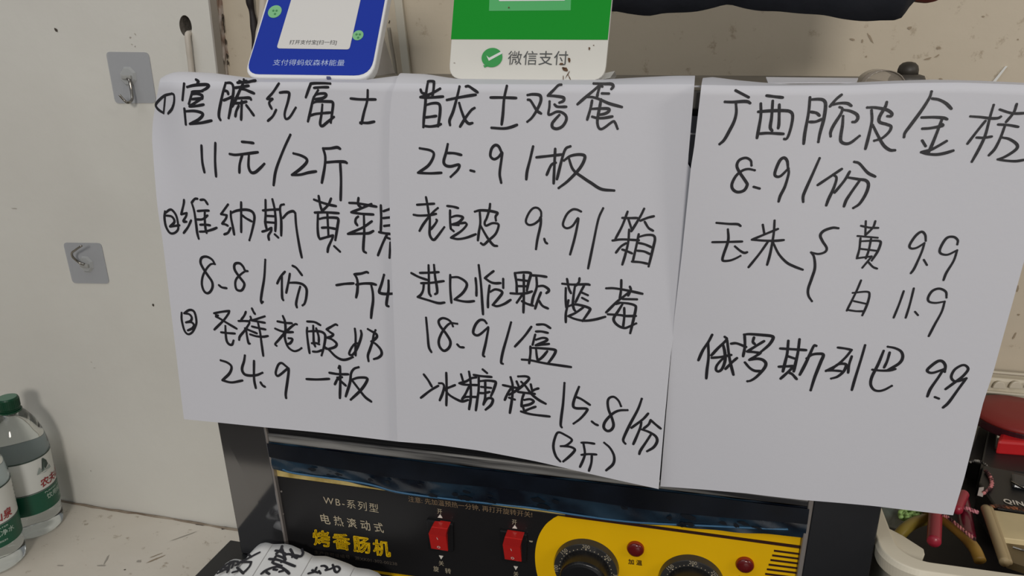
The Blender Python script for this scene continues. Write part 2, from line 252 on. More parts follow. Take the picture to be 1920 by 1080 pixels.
    (1,"f","21:-3714,-2460 -3655,-2475 -3621,-2509 -3647,-2571 -3721,-2640/-3721,-2640 -3638,-2652 -3535,-2625;21:-3486,-2397 -3499,-2447 -3526,-2519 -3512,-2563 -3468,-2574 -3399,-2564 -3343,-2538;21:-3408,-2439 -3425,-2596 -3419,-2682;21:-3369,-2627 -3355,-2651 -3334,-2663;21:-3102,-2477 -3126,-2458 -3161,-2435 -3193,-2456 -3222,-2525 -3210,-2554 -3178,-2536 -3130,-2495 -3106,-2478 -3105,-2507 -3125,-2598 -3150,-2705 -3151,-2747;21:-2950,-2557 -2854,-2551 -2750,-2535;21:-2742,-2481 -2666,-2485 -2579,-2477;21:-2658,-2431 -2646,-2415 -2652,-2536 -2668,-2696;21:-2635,-2508 -2669,-2519 -2703,-2578;21:-2676,-2516 -2649,-2543 -2608,-2579;21:-2484,-2406 -2524,-2424 -2553,-2467 -2569,-2549 -2615,-2675;21:-2560,-2526 -2494,-2498 -2422,-2493 -2424,-2526 -2479,-2605 -2573,-2700;21:-2550,-2525 -2500,-2592 -2447,-2660 -2395,-2696"),
    (2,"a","18:-1858,-266 -1850,-286 -1828,-293;18:-1803,-213 -1813,-257 -1822,-306 -1828,-367 -1840,-445 -1848,-517;18:-1803,-212 -1783,-209 -1759,-212;18:-1759,-214 -1765,-265 -1775,-309;18:-1717,-258 -1772,-287 -1822,-306 -1862,-316/-1862,-316 -1800,-318 -1698,-310;18:-1820,-367 -1779,-356 -1739,-355 -1722,-373 -1724,-426 -1740,-509;18:-1829,-451 -1791,-446 -1751,-440;18:-1841,-509 -1798,-512 -1749,-505 -1719,-494;18:-1579,-243 -1593,-295 -1627,-404 -1655,-466 -1653,-499;18:-1534,-242 -1515,-240 -1485,-258 -1453,-279;18:-1671,-332 -1598,-317 -1537,-306 -1466,-295;18:-1584,-351 -1570,-399 -1545,-460 -1519,-486 -1493,-482;18:-1476,-382 -1500,-398 -1540,-447 -1581,-508;18:-1250,-236 -1269,-319 -1278,-419 -1287,-487;18:-1362,-312 -1282,-311 -1187,-313;18:-1358,-511 -1274,-514 -1223,-504 -1181,-488;17:-1109,-293 -1076,-288 -1035,-291 -1021,-304 -1022,-336 -1047,-391 -1079,-439 -1110,-466;17:-1107,-323 -1088,-330 -1047,-391 -1018,-411;17:-887,-225 -907,-230 -938,-261 -974,-296/-974,-296 -926,-298 -877,-305 -867,-315 -873,-330 -897,-340;17:-929,-352 -909,-366 -852,-366;17:-962,-333 -963,-370 -969,-414 -952,-416 -916,-399 -884,-401 -855,-421 -850,-452 -874,-492 -910,-509 -939,-501 -943,-477 -927,-453 -896,-419;17:-621,-236 -637,-228 -676,-261 -734,-310 -778,-349;17:-637,-232 -646,-267 -653,-302;17:-622,-279 -577,-280;17:-677,-217 -610,-219 -563,-220 -551,-235 -562,-251;17:-712,-302 -678,-304 -634,-317 -574,-342 -490,-364;17:-684,-325 -692,-372 -712,-447;17:-688,-378 -632,-375 -577,-376 -574,-392 -599,-408 -639,-416;17:-626,-317 -634,-371 -643,-426 -645,-465 -636,-497 -620,-507 -596,-496 -546,-458 -530,-464 -512,-503;17:-680,-428 -646,-436 -602,-435 -549,-425"),
    (2,"b","18:-1880,-663 -1798,-677 -1778,-709 -1819,-779 -1900,-835/-1900,-835 -1812,-836 -1726,-829;18:-1673,-629 -1687,-686 -1706,-747 -1694,-775 -1656,-782 -1595,-768 -1605,-804 -1658,-855;18:-1679,-690 -1628,-690 -1577,-700;18:-1512,-805 -1485,-811;18:-1289,-674 -1309,-635 -1334,-627 -1359,-652 -1368,-700 -1343,-722 -1310,-706 -1285,-674 -1290,-722 -1303,-818 -1293,-882;18:-1070,-629 -1090,-716 -1110,-796 -1116,-852;18:-1046,-701 -955,-689 -872,-678;18:-920,-642 -924,-759 -927,-874;18:-915,-734 -946,-752 -975,-817;18:-819,-623 -850,-640 -872,-703 -905,-845;18:-860,-718 -814,-686 -751,-676 -720,-692 -749,-763 -826,-851 -892,-905;18:-829,-698 -796,-779 -724,-833 -676,-863 -604,-904 -518,-911"),
    (2,"c","17:-1847,-1007 -1838,-1062 -1831,-1122;17:-1917,-1065 -1852,-1058 -1787,-1051;17:-1946,-1139 -1906,-1143 -1836,-1137 -1775,-1124;17:-1760,-1081 -1793,-1109 -1832,-1151 -1876,-1207 -1906,-1256;17:-1822,-1141 -1826,-1218 -1829,-1276 -1814,-1309 -1796,-1315 -1772,-1291 -1716,-1218;17:-1774,-1166 -1770,-1174 -1787,-1202 -1819,-1240;17:-1689,-1063 -1646,-1066 -1609,-1074;17:-1669,-1094 -1671,-1160 -1668,-1227/-1668,-1227 -1646,-1244;17:-1661,-1142 -1620,-1130 -1579,-1136 -1580,-1151 -1612,-1180 -1658,-1195/-1658,-1195 -1608,-1186 -1557,-1177;17:-1608,-1197 -1651,-1197;17:-1557,-1177 -1549,-1194 -1591,-1241 -1668,-1293/-1668,-1293 -1615,-1300 -1551,-1286 -1482,-1257;17:-1486,-1094 -1448,-1083 -1385,-1083 -1332,-1091 -1321,-1099 -1335,-1122 -1333,-1150;17:-1450,-1092 -1447,-1171 -1459,-1243 -1467,-1301;17:-1374,-1034 -1379,-1071 -1399,-1134 -1415,-1169 -1405,-1191 -1360,-1171 -1320,-1173 -1315,-1195 -1338,-1249 -1388,-1297 -1424,-1330 -1445,-1320;17:-1445,-1193 -1414,-1249 -1383,-1296 -1352,-1330 -1326,-1334;16:-1010,-1105 -1013,-1071 -1036,-1048 -1068,-1052 -1099,-1090 -1118,-1144 -1099,-1169 -1062,-1163 -1025,-1134 -1014,-1113 -1014,-1166 -1035,-1268 -1045,-1342;16:-987,-1264 -979,-1287 -966,-1297;16:-736,-1062 -767,-1049 -798,-1052 -833,-1085 -857,-1144 -852,-1172 -826,-1182 -790,-1162 -755,-1108 -759,-1161 -778,-1262 -804,-1368;16:-587,-1034 -617,-1113 -647,-1288 -676,-1462;16:-422,-1051 -453,-1148 -495,-1241;16:-455,-1095 -405,-1094 -355,-1091;16:-415,-1100 -386,-1178;16:-313,-1026 -331,-1070 -363,-1133 -391,-1184;16:-334,-1109 -285,-1086 -246,-1074;16:-304,-1115 -277,-1155 -246,-1173;16:-515,-1255 -449,-1244 -337,-1244;16:-406,-1174 -408,-1260 -424,-1351 -441,-1421;16:-422,-1269 -457,-1295 -488,-1339;16:-446,-1315 -420,-1322 -379,-1338;16:-340,-1202 -351,-1278 -371,-1396;16:-336,-1220 -289,-1205 -244,-1205 -230,-1230 -239,-1293 -262,-1423;16:-342,-1262 -296,-1270 -249,-1288;16:-344,-1317 -298,-1320 -257,-1336;16:-376,-1396 -320,-1397 -268,-1405"),
    (2,"d","18:-1983,-1579 -1926,-1605 -1860,-1623;18:-1846,-1510 -1847,-1600 -1850,-1714 -1837,-1746;18:-1804,-1505 -1798,-1596 -1788,-1667 -1787,-1715 -1803,-1729;18:-1915,-1573 -1839,-1566 -1770,-1557;18:-1909,-1652 -1830,-1643 -1733,-1623;18:-1888,-1650 -1896,-1705 -1916,-1743 -1941,-1762/-1941,-1762 -1865,-1779 -1781,-1797 -1732,-1789;18:-1681,-1573 -1684,-1678 -1678,-1786;18:-1672,-1590 -1619,-1587 -1566,-1616 -1558,-1651 -1592,-1707 -1653,-1759/-1653,-1759 -1593,-1768 -1546,-1768 -1504,-1760;18:-1489,-1584 -1484,-1651 -1485,-1717;18:-1464,-1484 -1449,-1631 -1442,-1761 -1437,-1857;18:-1354,-1522 -1384,-1547 -1419,-1579/-1419,-1579 -1378,-1605 -1344,-1612 -1303,-1608;18:-1283,-1575 -1283,-1643;18:-1385,-1632 -1397,-1722 -1399,-1800;18:-1379,-1679 -1344,-1659 -1304,-1665 -1292,-1685 -1327,-1735 -1363,-1779/-1363,-1779 -1328,-1786 -1275,-1764 -1229,-1730;18:-1197,-1526 -1185,-1601 -1183,-1671;18:-1197,-1526 -1137,-1517 -1092,-1517 -1081,-1530 -1097,-1589 -1109,-1651;18:-1174,-1574 -1109,-1578;18:-1174,-1622 -1114,-1619;18:-1132,-1536 -1131,-1679 -1134,-1819;18:-1229,-1680 -1171,-1679 -1114,-1671 -1072,-1655;18:-1143,-1686 -1183,-1748;18:-1145,-1734 -1108,-1751 -1063,-1762;18:-1075,-1535 -1019,-1535 -969,-1540;18:-1041,-1540 -1038,-1620 -1063,-1698 -1074,-1758;18:-1030,-1614 -990,-1609 -957,-1627 -951,-1644 -967,-1661;18:-1007,-1659 -1029,-1719 -1048,-1783;18:-1023,-1719 -995,-1758 -955,-1776;17:-855,-1584 -783,-1586 -683,-1578 -662,-1581;17:-822,-1547 -808,-1614 -792,-1650;17:-734,-1537 -738,-1566 -758,-1593;17:-764,-1589 -773,-1669 -776,-1731 -768,-1766 -757,-1783;17:-829,-1615 -829,-1686 -824,-1743 -822,-1761;17:-808,-1704 -817,-1760 -825,-1806 -824,-1871;17:-701,-1590 -727,-1644 -757,-1714;17:-719,-1639 -672,-1658;17:-712,-1680 -671,-1700;17:-805,-1748 -763,-1732 -704,-1739 -657,-1754 -656,-1771 -680,-1813 -705,-1853;17:-703,-1752 -757,-1796 -807,-1824/-807,-1824 -760,-1841 -692,-1850 -616,-1835 -544,-1809;17:-545,-1599 -492,-1595 -409,-1603 -294,-1621;17:-443,-1533 -442,-1603 -448,-1669;17:-382,-1576 -375,-1599 -391,-1641;17:-377,-1607 -416,-1645 -467,-1692 -539,-1776;17:-427,-1669 -329,-1664;17:-446,-1699 -471,-1709;17:-446,-1697 -385,-1699 -343,-1709 -334,-1730 -346,-1814 -364,-1917;17:-429,-1709 -456,-1761 -483,-1811 -478,-1842 -447,-1870 -405,-1882 -369,-1866 -326,-1841;17:-526,-1789 -443,-1788 -401,-1792 -331,-1786;17:-414,-1734 -411,-1797 -416,-1877"),
    (2,"e","18:-1881,-1920 -1874,-2047 -1868,-2152 -1849,-2195;18:-1671,-1971 -1684,-1941 -1710,-1920 -1750,-1913 -1781,-1936 -1773,-1976 -1727,-2034 -1695,-2094 -1706,-2144 -1745,-2175 -1778,-2150 -1787,-2102 -1768,-2045 -1732,-1987 -1691,-1949 -1637,-1948;18:-1641,-2113 -1621,-2132 -1591,-2133;18:-1411,-1925 -1431,-1903 -1464,-1906 -1497,-1946 -1515,-2005 -1492,-2027 -1459,-2014 -1399,-1955/-1399,-1955 -1399,-1972 -1420,-2083 -1441,-2175 -1432,-2191;18:-1226,-1903 -1255,-2014 -1289,-2140 -1303,-2224 -1290,-2237;18:-1075,-1925 -1126,-2003 -1197,-2090;18:-1034,-1905 -980,-1901 -936,-1924;18:-1040,-1959 -999,-1956 -954,-1963;18:-1046,-1984 -1065,-2065;18:-1040,-2023 -992,-2005 -960,-2009 -966,-2027 -1042,-2067/-1042,-2067 -1004,-2060 -944,-2048;18:-1081,-2080 -1081,-2135 -1090,-2214;18:-1081,-2090 -1004,-2087 -908,-2089 -895,-2105 -914,-2147 -951,-2205;18:-1039,-2097 -1032,-2158 -1022,-2181 -990,-2154 -956,-2107;18:-1145,-2189 -1080,-2189 -971,-2203 -779,-2215"),
    (2,"f","19:-1917,-2387 -1883,-2433 -1856,-2482;19:-1803,-2470 -1869,-2517 -1949,-2588;19:-1796,-2448 -1767,-2448 -1756,-2474 -1770,-2531 -1795,-2592;19:-1735,-2355 -1736,-2497 -1743,-2629;19:-1668,-2450 -1704,-2469 -1751,-2492;19:-1748,-2498 -1717,-2537 -1660,-2568 -1614,-2581 -1567,-2564;19:-1617,-2355 -1604,-2404;19:-1498,-2369 -1535,-2379 -1581,-2411 -1633,-2431/-1633,-2431 -1588,-2438 -1485,-2431;19:-1554,-2327 -1544,-2404 -1544,-2537 -1560,-2642;19:-1557,-2453 -1590,-2523 -1614,-2562/-1614,-2562 -1584,-2541 -1492,-2531;19:-1446,-2298 -1413,-2324;19:-1517,-2350 -1461,-2354 -1379,-2353;19:-1478,-2358 -1481,-2469 -1493,-2555 -1506,-2645;19:-1467,-2396 -1416,-2386 -1366,-2386 -1346,-2396 -1361,-2451 -1384,-2510;19:-1460,-2443 -1383,-2444;19:-1475,-2496 -1435,-2492 -1395,-2478;19:-1428,-2392 -1430,-2524 -1445,-2590/-1445,-2590 -1418,-2541 -1390,-2529 -1370,-2542 -1385,-2586 -1428,-2631;19:-1231,-2340 -1215,-2412 -1221,-2520 -1238,-2637;19:-1290,-2411 -1226,-2419 -1165,-2425;19:-1226,-2428 -1254,-2476 -1277,-2532;19:-1243,-2510 -1199,-2521;19:-1185,-2370 -1165,-2419;19:-1173,-2328 -1110,-2322 -1091,-2340 -1132,-2392 -1187,-2445 -1243,-2486;19:-1149,-2370 -1116,-2402 -1071,-2462 -1016,-2504 -963,-2530;19:-1077,-2383 -1066,-2438/-1066,-2438 -1049,-2424 -1019,-2410;19:-1174,-2455 -1110,-2457 -1046,-2458;19:-1129,-2465 -1143,-2512 -1148,-2572;19:-1126,-2516 -1082,-2505 -1054,-2520 -1082,-2547 -1143,-2569;19:-1137,-2571 -1126,-2612/-1126,-2612 -1093,-2590 -1040,-2563;19:-1151,-2615 -1070,-2630 -932,-2632"),
    (2,"g","18:-824,-2346 -831,-2506 -843,-2630 -846,-2692 -838,-2711;18:-716,-2366 -740,-2440 -756,-2514 -737,-2540 -656,-2535 -656,-2559 -698,-2620 -749,-2669;18:-739,-2448 -695,-2463 -632,-2501;18:-613,-2634 -590,-2651 -568,-2659;18:-404,-2485 -424,-2444 -457,-2418 -489,-2428 -502,-2461 -493,-2523 -465,-2591 -452,-2646 -468,-2684 -497,-2696 -523,-2671 -514,-2622 -466,-2556 -417,-2522 -356,-2511;18:-258,-2410 -282,-2498 -333,-2623 -372,-2732 -374,-2765 -359,-2783;18:-207,-2521 -243,-2572 -321,-2649;18:-252,-2597 -257,-2638 -279,-2712 -301,-2779;18:-186,-2570 -199,-2607 -232,-2643;18:-183,-2573 -149,-2601 -112,-2629;18:-257,-2650 -195,-2666 -144,-2695 -131,-2734 -153,-2785 -198,-2824;18:-177,-2683 -206,-2743 -245,-2821 -254,-2854;18:-844,-3001 -879,-2959 -899,-2886 -889,-2809 -863,-2756 -807,-2773 -761,-2800 -768,-2826 -805,-2860 -842,-2870/-842,-2870 -774,-2865 -736,-2880 -743,-2906 -780,-2954 -821,-2998;18:-685,-2819 -641,-2813 -589,-2814;18:-670,-2825 -657,-2902 -666,-2954 -691,-3025;18:-682,-2921 -630,-2907 -571,-2902;18:-604,-2911 -606,-2978 -622,-3048;18:-515,-2796 -470,-2834 -438,-2896 -442,-2962 -492,-3024"),
    (3,"a","17:209,-247 289,-287;17:151,-315 197,-316 261,-312 287,-314 301,-322;17:218,-329 224,-379 216,-432 191,-494 165,-548 140,-574;17:395,-277 442,-283 490,-288;17:365,-325 372,-396 367,-475 362,-533;17:355,-374 421,-368 506,-366 545,-373 561,-399 559,-460 548,-518 537,-538 526,-538;17:434,-309 437,-405 435,-466 448,-488;17:475,-331 484,-439 483,-472;17:374,-507 426,-503 517,-507;17:650,-287 652,-377 644,-499 644,-565;17:652,-300 702,-297 732,-304 746,-333 745,-415 733,-498 729,-553;17:666,-373 698,-379 717,-394;17:665,-433 700,-431 736,-415;16:830,-270 802,-297 772,-339;16:782,-330 823,-320 867,-320 893,-334;16:828,-343 844,-352 839,-384 807,-450 794,-492 797,-518;16:854,-359 890,-365 928,-383 939,-406 929,-427 912,-430;16:854,-396 857,-454 855,-515 861,-548 888,-561 918,-553 962,-512;16:984,-343 1032,-343 1094,-355 1124,-375 1122,-391 1103,-392;16:1088,-310 1083,-339 1060,-395 1064,-427 1105,-440 1131,-453 1124,-485 1090,-523 1049,-539;16:1010,-359 1020,-423 1014,-511 1005,-589;16:1028,-446 1067,-510 1105,-565 1143,-592 1172,-593;16:1321,-246 1315,-282 1284,-354 1235,-446 1213,-488 1211,-513;16:1331,-286 1367,-292 1407,-312 1440,-342;16:1291,-396 1357,-393 1407,-396 1427,-403;16:1304,-461 1346,-457 1406,-442 1407,-433;16:1400,-406 1384,-488 1369,-557 1358,-599;16:1313,-531 1336,-563;16:1444,-530 1403,-561 1365,-585 1318,-600/1318,-600 1351,-609 1402,-611 1447,-601 1488,-585;14:1656,-317 1649,-384 1642,-488 1625,-561 1597,-647;14:1547,-384 1600,-387 1654,-393 1690,-391 1704,-382;14:1629,-408 1595,-469 1557,-542;14:1599,-505 1637,-505 1676,-497;14:1772,-310 1765,-358 1736,-412;14:1692,-342 1737,-357 1773,-363 1822,-360;14:1698,-427 1750,-429 1802,-438;14:1733,-438 1723,-501 1705,-566 1680,-606;14:1732,-501 1767,-508 1806,-531 1819,-554 1804,-579 1764,-612 1730,-628/1730,-628 1774,-634 1825,-635 1868,-626"),
    (3,"b","16:345,-705 337,-674 306,-658 269,-672 256,-706 273,-745 319,-807 330,-830 314,-865 276,-877 245,-860 236,-826 256,-774 292,-739 328,-728 367,-735;16:371,-841 408,-851;16:567,-718 557,-673 536,-654 512,-674 492,-741 497,-769 527,-769 570,-720/570,-720 574,-757 560,-836 539,-893 532,-931;16:748,-653 721,-742 686,-855 677,-895 681,-929;16:885,-716 843,-750 756,-820;16:838,-753 861,-772 853,-833 830,-907 821,-947;16:933,-731 909,-787 861,-864;16:925,-767 990,-776 1032,-782 1051,-809 1043,-865 1015,-928 982,-957;16:997,-784 959,-857 935,-909 926,-949;16:952,-670 983,-680 1036,-733 1082,-756"),
    (3,"c","15:161,-1084 241,-1088 293,-1088 313,-1099;15:236,-1125 244,-1199 225,-1286 218,-1327 227,-1341 267,-1336 303,-1319 330,-1301;15:145,-1216 240,-1210 332,-1203;15:290,-1238 325,-1266 352,-1279 370,-1274;15:450,-1086 465,-1144;15:546,-1110 486,-1140 392,-1188/392,-1188 471,-1191 538,-1189 589,-1182;15:520,-1056 523,-1147 515,-1271 503,-1353;15:492,-1199 448,-1280 388,-1376;15:526,-1203 567,-1275 620,-1329 669,-1354 726,-1374;15:910,-1090 875,-1089 827,-1110 808,-1141 825,-1178 855,-1221 848,-1249 809,-1264 765,-1256/765,-1256 786,-1286 799,-1358 787,-1433 774,-1502 781,-1548 806,-1584"),
    (3,"d","13:1065,-1037 1073,-1124;13:1120,-1034 1111,-1076 1076,-1124;13:1041,-1068 1094,-1077 1142,-1076;13:1029,-1134 1147,-1139;13:1048,-1148 1050,-1218 1043,-1280;13:1054,-1167 1115,-1160 1157,-1159 1169,-1172 1159,-1226 1132,-1289;13:1110,-1149 1106,-1222 1096,-1277;13:1053,-1216 1151,-1223;13:1043,-1279 1128,-1261;13:1126,-1267 1083,-1339;13:1113,-1299 1144,-1329 1170,-1339;13:1422,-1142 1413,-1104 1390,-1086 1361,-1114 1336,-1173 1346,-1195 1378,-1189 1417,-1156/1417,-1156 1409,-1217 1384,-1319 1368,-1355;13:1429,-1263 1451,-1295;13:1599,-1153 1597,-1126 1571,-1107 1534,-1118 1510,-1180 1515,-1214 1556,-1221 1604,-1189/1604,-1189 1595,-1258 1567,-1336 1558,-1385;13:1086,-1423 1067,-1500 1026,-1633;13:1047,-1510 1131,-1496 1148,-1518 1142,-1583 1123,-1658;13:1061,-1565 1134,-1577;13:1033,-1628 1084,-1632 1133,-1628;13:1344,-1475 1329,-1567 1310,-1657;13:1399,-1452 1391,-1562 1380,-1651;13:1428,-1606 1448,-1627;13:1592,-1497 1582,-1459 1543,-1442 1506,-1461 1489,-1506 1499,-1532 1537,-1537 1586,-1523/1586,-1523 1579,-1593 1552,-1683 1530,-1762"),
    (3,"e","18:194,-1877 173,-1932 140,-2000 116,-2077;18:172,-1943 182,-2045 179,-2145 179,-2209;18:278,-1884 291,-1904 239,-1974 200,-2031;18:204,-2049 264,-2036 331,-2013;18:270,-1938 287,-1996 294,-2060 280,-2122 258,-2146 240,-2137 242,-2104 270,-2057 293,-2038;18:296,-1909 314,-2003 331,-2072 358,-2159;18:371,-2032 343,-2065 302,-2122;18:324,-1930 360,-1924 423,-1944;18:406,-1858 415,-1939 410,-2014;18:403,-1855 438,-1848 517,-1847 578,-1849 591,-1864 570,-1913 524,-1968;18:468,-1870 464,-1902 477,-1917;18:535,-1890 492,-1926 433,-1977/433,-1977 473,-1976 520,-1979/520,-1979 490,-2006 453,-2037/453,-2037 501,-2023 539,-2027 562,-2051 554,-2090 513,-2154 478,-2188 455,-2197;18:426,-2059 460,-2095 495,-2113 537,-2111;18:689,-1873 691,-1964 684,-2033 677,-2098;18:758,-1856 758,-1947 752,-2021 746,-2090;18:644,-1933 711,-1931 807,-1929;18:698,-1984 755,-2000;18:648,-2066 696,-2058 740,-2051/740,-2051 718,-2088 668,-2152;18:719,-2103 739,-2112 770,-2144;18:867,-1893 853,-1894 833,-1961 813,-2031 787,-2110;18:818,-1988 847,-1959 886,-1948 919,-1953 907,-2011 883,-2119 868,-2216;16:1003,-1893 1049,-1896 1089,-1902/1089,-1902 1057,-1960 1010,-2020 948,-2067;16:950,-2063 993,-2059 1042,-2058;16:987,-2050 1015,-2014 1051,-2004 1069,-2014 1058,-2059 1025,-2100 987,-2118;16:1095,-1947 1086,-2007 1087,-2065;16:1166,-1861 1153,-1969 1134,-2107 1125,-2187;16:1282,-1889 1261,-1988 1236,-2077 1235,-2133 1258,-2168 1291,-2175 1326,-2160 1363,-2129;16:1319,-1897 1312,-1958 1300,-2005;16:1303,-1858 1348,-1864 1386,-1884 1400,-1924 1383,-1969 1323,-2021;16:1232,-2028 1282,-2029 1333,-2022 1368,-2008;16:1658,-1995 1654,-1950 1630,-1923 1601,-1932 1559,-1985 1562,-2006 1592,-2009 1648,-1978/1648,-1978 1627,-2038 1594,-2121 1583,-2178;16:1628,-2177 1652,-2185;16:1681,-2114 1722,-2066 1764,-2016 1788,-1965 1772,-1940 1747,-1940 1712,-1974 1700,-2023 1719,-2051 1749,-2048 1788,-2025/1788,-2025 1753,-2108 1713,-2205 1686,-2245"),
    (4,"a","20:-3666,4876 -3712,4868 -3744,4837 -3765,4799/-3765,4799 -3727,4809 -3716,4842 -3712,4868;20:-3732,4858 -3715,4811;20:-3696,4861 -3683,4810;20:-3665,4873 -3641,4855 -3663,4839;20:-3765,4799 -3769,4764 -3736,4782 -3711,4793 -3699,4764;20:-3779,4741 -3746,4768;20:-3518,4991 -3551,4960 -3586,4922 -3648,4866;20:-3604,4954 -3569,4937;20:-3638,4871 -3594,4882 -3542,4891/-3542,4891 -3534,4854 -3544,4809 -3559,4781;20:-3639,4821 -3595,4800 -3551,4778;20:-3653,4771 -3615,4790"),
    (4,"b","22:-3383,5033 -3337,5031 -3280,5018;22:-3348,5085 -3343,5053 -3361,5005;22:-3344,5066 -3301,5021 -3252,4965;22:-3340,4989 -3284,4979 -3250,4963 -3274,4936;22:-3397,4946 -3306,4950 -3135,4919;22:-3351,4987 -3352,4955 -3352,4920;22:-3256,5068 -3208,5024 -3201,4999;22:-3277,5012 -3231,5020 -3155,4995;22:-3152,5085 -3125,5051 -3130,5018 -3173,5017 -3205,5018;22:-3336,4913 -3255,4902;22:-3286,4890 -3240,4886 -3185,4864 -3151,4845;22:-3286,4890 -3331,4870 -3369,4839 -3392,4804;22:-3306,4859 -3275,4860;22:-3244,4848 -3215,4862;22:-3354,4823 -3323,4813"),
    (4,"c","19:-2904,4961 -2875,4966 -2844,4951 -2850,4930 -2811,4949 -2784,4974 -2755,4979 -2730,4959 -2740,4929 -2766,4937 -2788,4965 -2811,4989;19:-2940,4939 -2940,4907 -2966,4910;19:-2955,4904 -2904,4897;19:-2984,4875 -2937,4899;19:-2904,4913 -2879,4893"),
]
SHEET_EDGES={
 1:dict(L=[(-0.4001, -0.0237), (-0.4077, -0.0382), (-0.4132, -0.0544), (-0.4145, -0.0674), (-0.4127, -0.0991), (-0.4115, -0.1437), (-0.4123, -0.1953), (-0.4131, -0.2471), (-0.4142, -0.3046)],R=[(-0.1983, -0.0233), (-0.2034, -0.0605), (-0.2069, -0.1144), (-0.2077, -0.1801), (-0.2077, -0.2416), (-0.2083, -0.3021)],B=[(-0.4142, -0.3046), (-0.3822, -0.3042), (-0.3384, -0.3041), (-0.2873, -0.3034), (-0.2189, -0.303), (-0.2083, -0.3021)],T=[(-0.4001, -0.0237), (-0.349, -0.0231), (-0.3053, -0.0228), (-0.263, -0.0224), (-0.2062, -0.023), (-0.1983, -0.0233)],F=[(-0.4083, -0.0211), (-0.4005, -0.0175), (-0.39, -0.0163), (-0.3622, -0.0173), (-0.3486, -0.0188), (-0.3307, -0.0207), (-0.3174, -0.0213), (-0.2354, -0.0212), (-0.2125, -0.0184), (-0.2064, -0.0184)]),
 2:dict(L=[(-0.2043, -0.0232), (-0.207, -0.0293), (-0.2094, -0.0437), (-0.2118, -0.0753), (-0.2131, -0.1138), (-0.2137, -0.15), (-0.2144, -0.2048), (-0.2154, -0.2585), (-0.2166, -0.2999)],R=[(-0.004, -0.0221), (-0.0043, -0.0422), (-0.0047, -0.0659), (-0.0046, -0.0721), (-0.0019, -0.0727), (-0.0024, -0.1044), (-0.0037, -0.1486), (-0.0059, -0.1873), (-0.0075, -0.2033), (-0.0089, -0.2612), (-0.0098, -0.3125)],B=[(-0.2166, -0.2999), (-0.1829, -0.2985), (-0.1479, -0.2992), (-0.1054, -0.3026), (-0.0639, -0.3071), (-0.0315, -0.3103), (-0.0098, -0.3125)],T=[(-0.2043, -0.0232), (-0.1436, -0.0227), (-0.0722, -0.0226), (-0.004, -0.0221)],F=[(-0.2096, -0.0166), (-0.1902, -0.0172), (-0.1704, -0.02), (-0.1126, -0.0203), (-0.0648, -0.02), (-0.0576, -0.0196), (-0.0399, -0.0185), (-0.0183, -0.0173), (-0.0042, -0.0172)]),
 3:dict(L=[(0.0003, -0.0217), (-0.0015, -0.061), (-0.0025, -0.0712), (-0.0046, -0.1323), (-0.0068, -0.1779), (-0.0074, -0.2117), (-0.0082, -0.263), (-0.0088, -0.314)],R=[(0.2003, -0.021), (0.2006, -0.0716), (0.1976, -0.1235), (0.1933, -0.1976), (0.1912, -0.2176), (0.1889, -0.2753), (0.1867, -0.3028)],B=[(-0.0088, -0.314), (0.0528, -0.3081), (0.0983, -0.3064), (0.1378, -0.3041), (0.1867, -0.3028)],T=[(0.0003, -0.0217), (0.0271, -0.022), (0.0535, -0.0219), (0.089, -0.0215), (0.1181, -0.02), (0.1463, -0.0194), (0.2003, -0.021)],F=[(0.001, -0.0186), (0.0074, -0.018), (0.0219, -0.0198), (0.0396, -0.0213), (0.0563, -0.0222), (0.0859, -0.0216), (0.0971, -0.0205), (0.1197, -0.0194), (0.137, -0.0187), (0.1622, -0.0191), (0.1883, -0.0202), (0.211, -0.0209)]),
}

# ------------------------------------------------------------------ setting
ZC=-.6893                                   # counter height
YW,YR=.85,.875
def wall_with_hole(name,x0,x1,y,z0,z1,hc,hr,m):
    outer=[Vector((x0,y,z0)),Vector((x1,y,z0)),Vector((x1,y,z1)),Vector((x0,y,z1))]
    hole=[Vector((hc[0]+hr[0]*math.cos(a),y,hc[1]+hr[1]*math.sin(a))) for a in [2*math.pi*k/32 for k in range(32)]]
    tri=tessellate_polygon([[Vector((p.x,p.z,0)) for p in outer],[Vector((p.x,p.z,0)) for p in hole]])
    v=outer+hole; f=[tuple(t) for t in tri]
    cv=hole+[p+Vector((0,.16,0)) for p in hole]
    cf=[(i,(i+1)%32,32+(i+1)%32,32+i) for i in range(32)]+[tuple(range(32,64))]
    o=mk('trim_60',cv,cf,mat('hole_shade',(120,114,106),.9,bump=.5)); o['kind']='structure'  # darker grey puts the shade of a deep hole into its colour
    o=mk(name,v,f,m); o['kind']='structure'; return o
hc=atY(348,49,YW)
HR=(.0085,.0125)
wall_with_hole('wall_left',-4.5,-.5785,YW,ZC-.76,1.3,(hc.x,hc.z),HR,W_LEFT)
tagit(mk('wall_back',*box(-.60,4.2,YR,YR+.05,ZC-.76,1.3),W_RIGHT),kind='structure')
tagit(mk('trim_1',*box(-.5785,-.5765,YW+.0002,YW+.014,ZC,1.3),GREYEDGE),kind='structure')
v=[];f=[];n=160                             # ragged broken edge of the wall lining
for i in range(n+1):
    z=ZC+(1.3-ZC)*i/n if i%2 else ZC+(1.3-ZC)*(i+.3*random.random())/n
    for y in (YW+.014,YW+.018,YW+.0215,YR):
        v.append((-.5775+(random.uniform(-.0012,.0022)),y+(random.uniform(-.001,.001) if y<YR else 0),z))
for i in range(n):
    for k in range(3): f.append((4*i+k,4*i+k+1,4*i+k+5,4*i+k+4))
tagit(mk('trim_2',v,f,CHALK),kind='structure')
v=[];f=[]
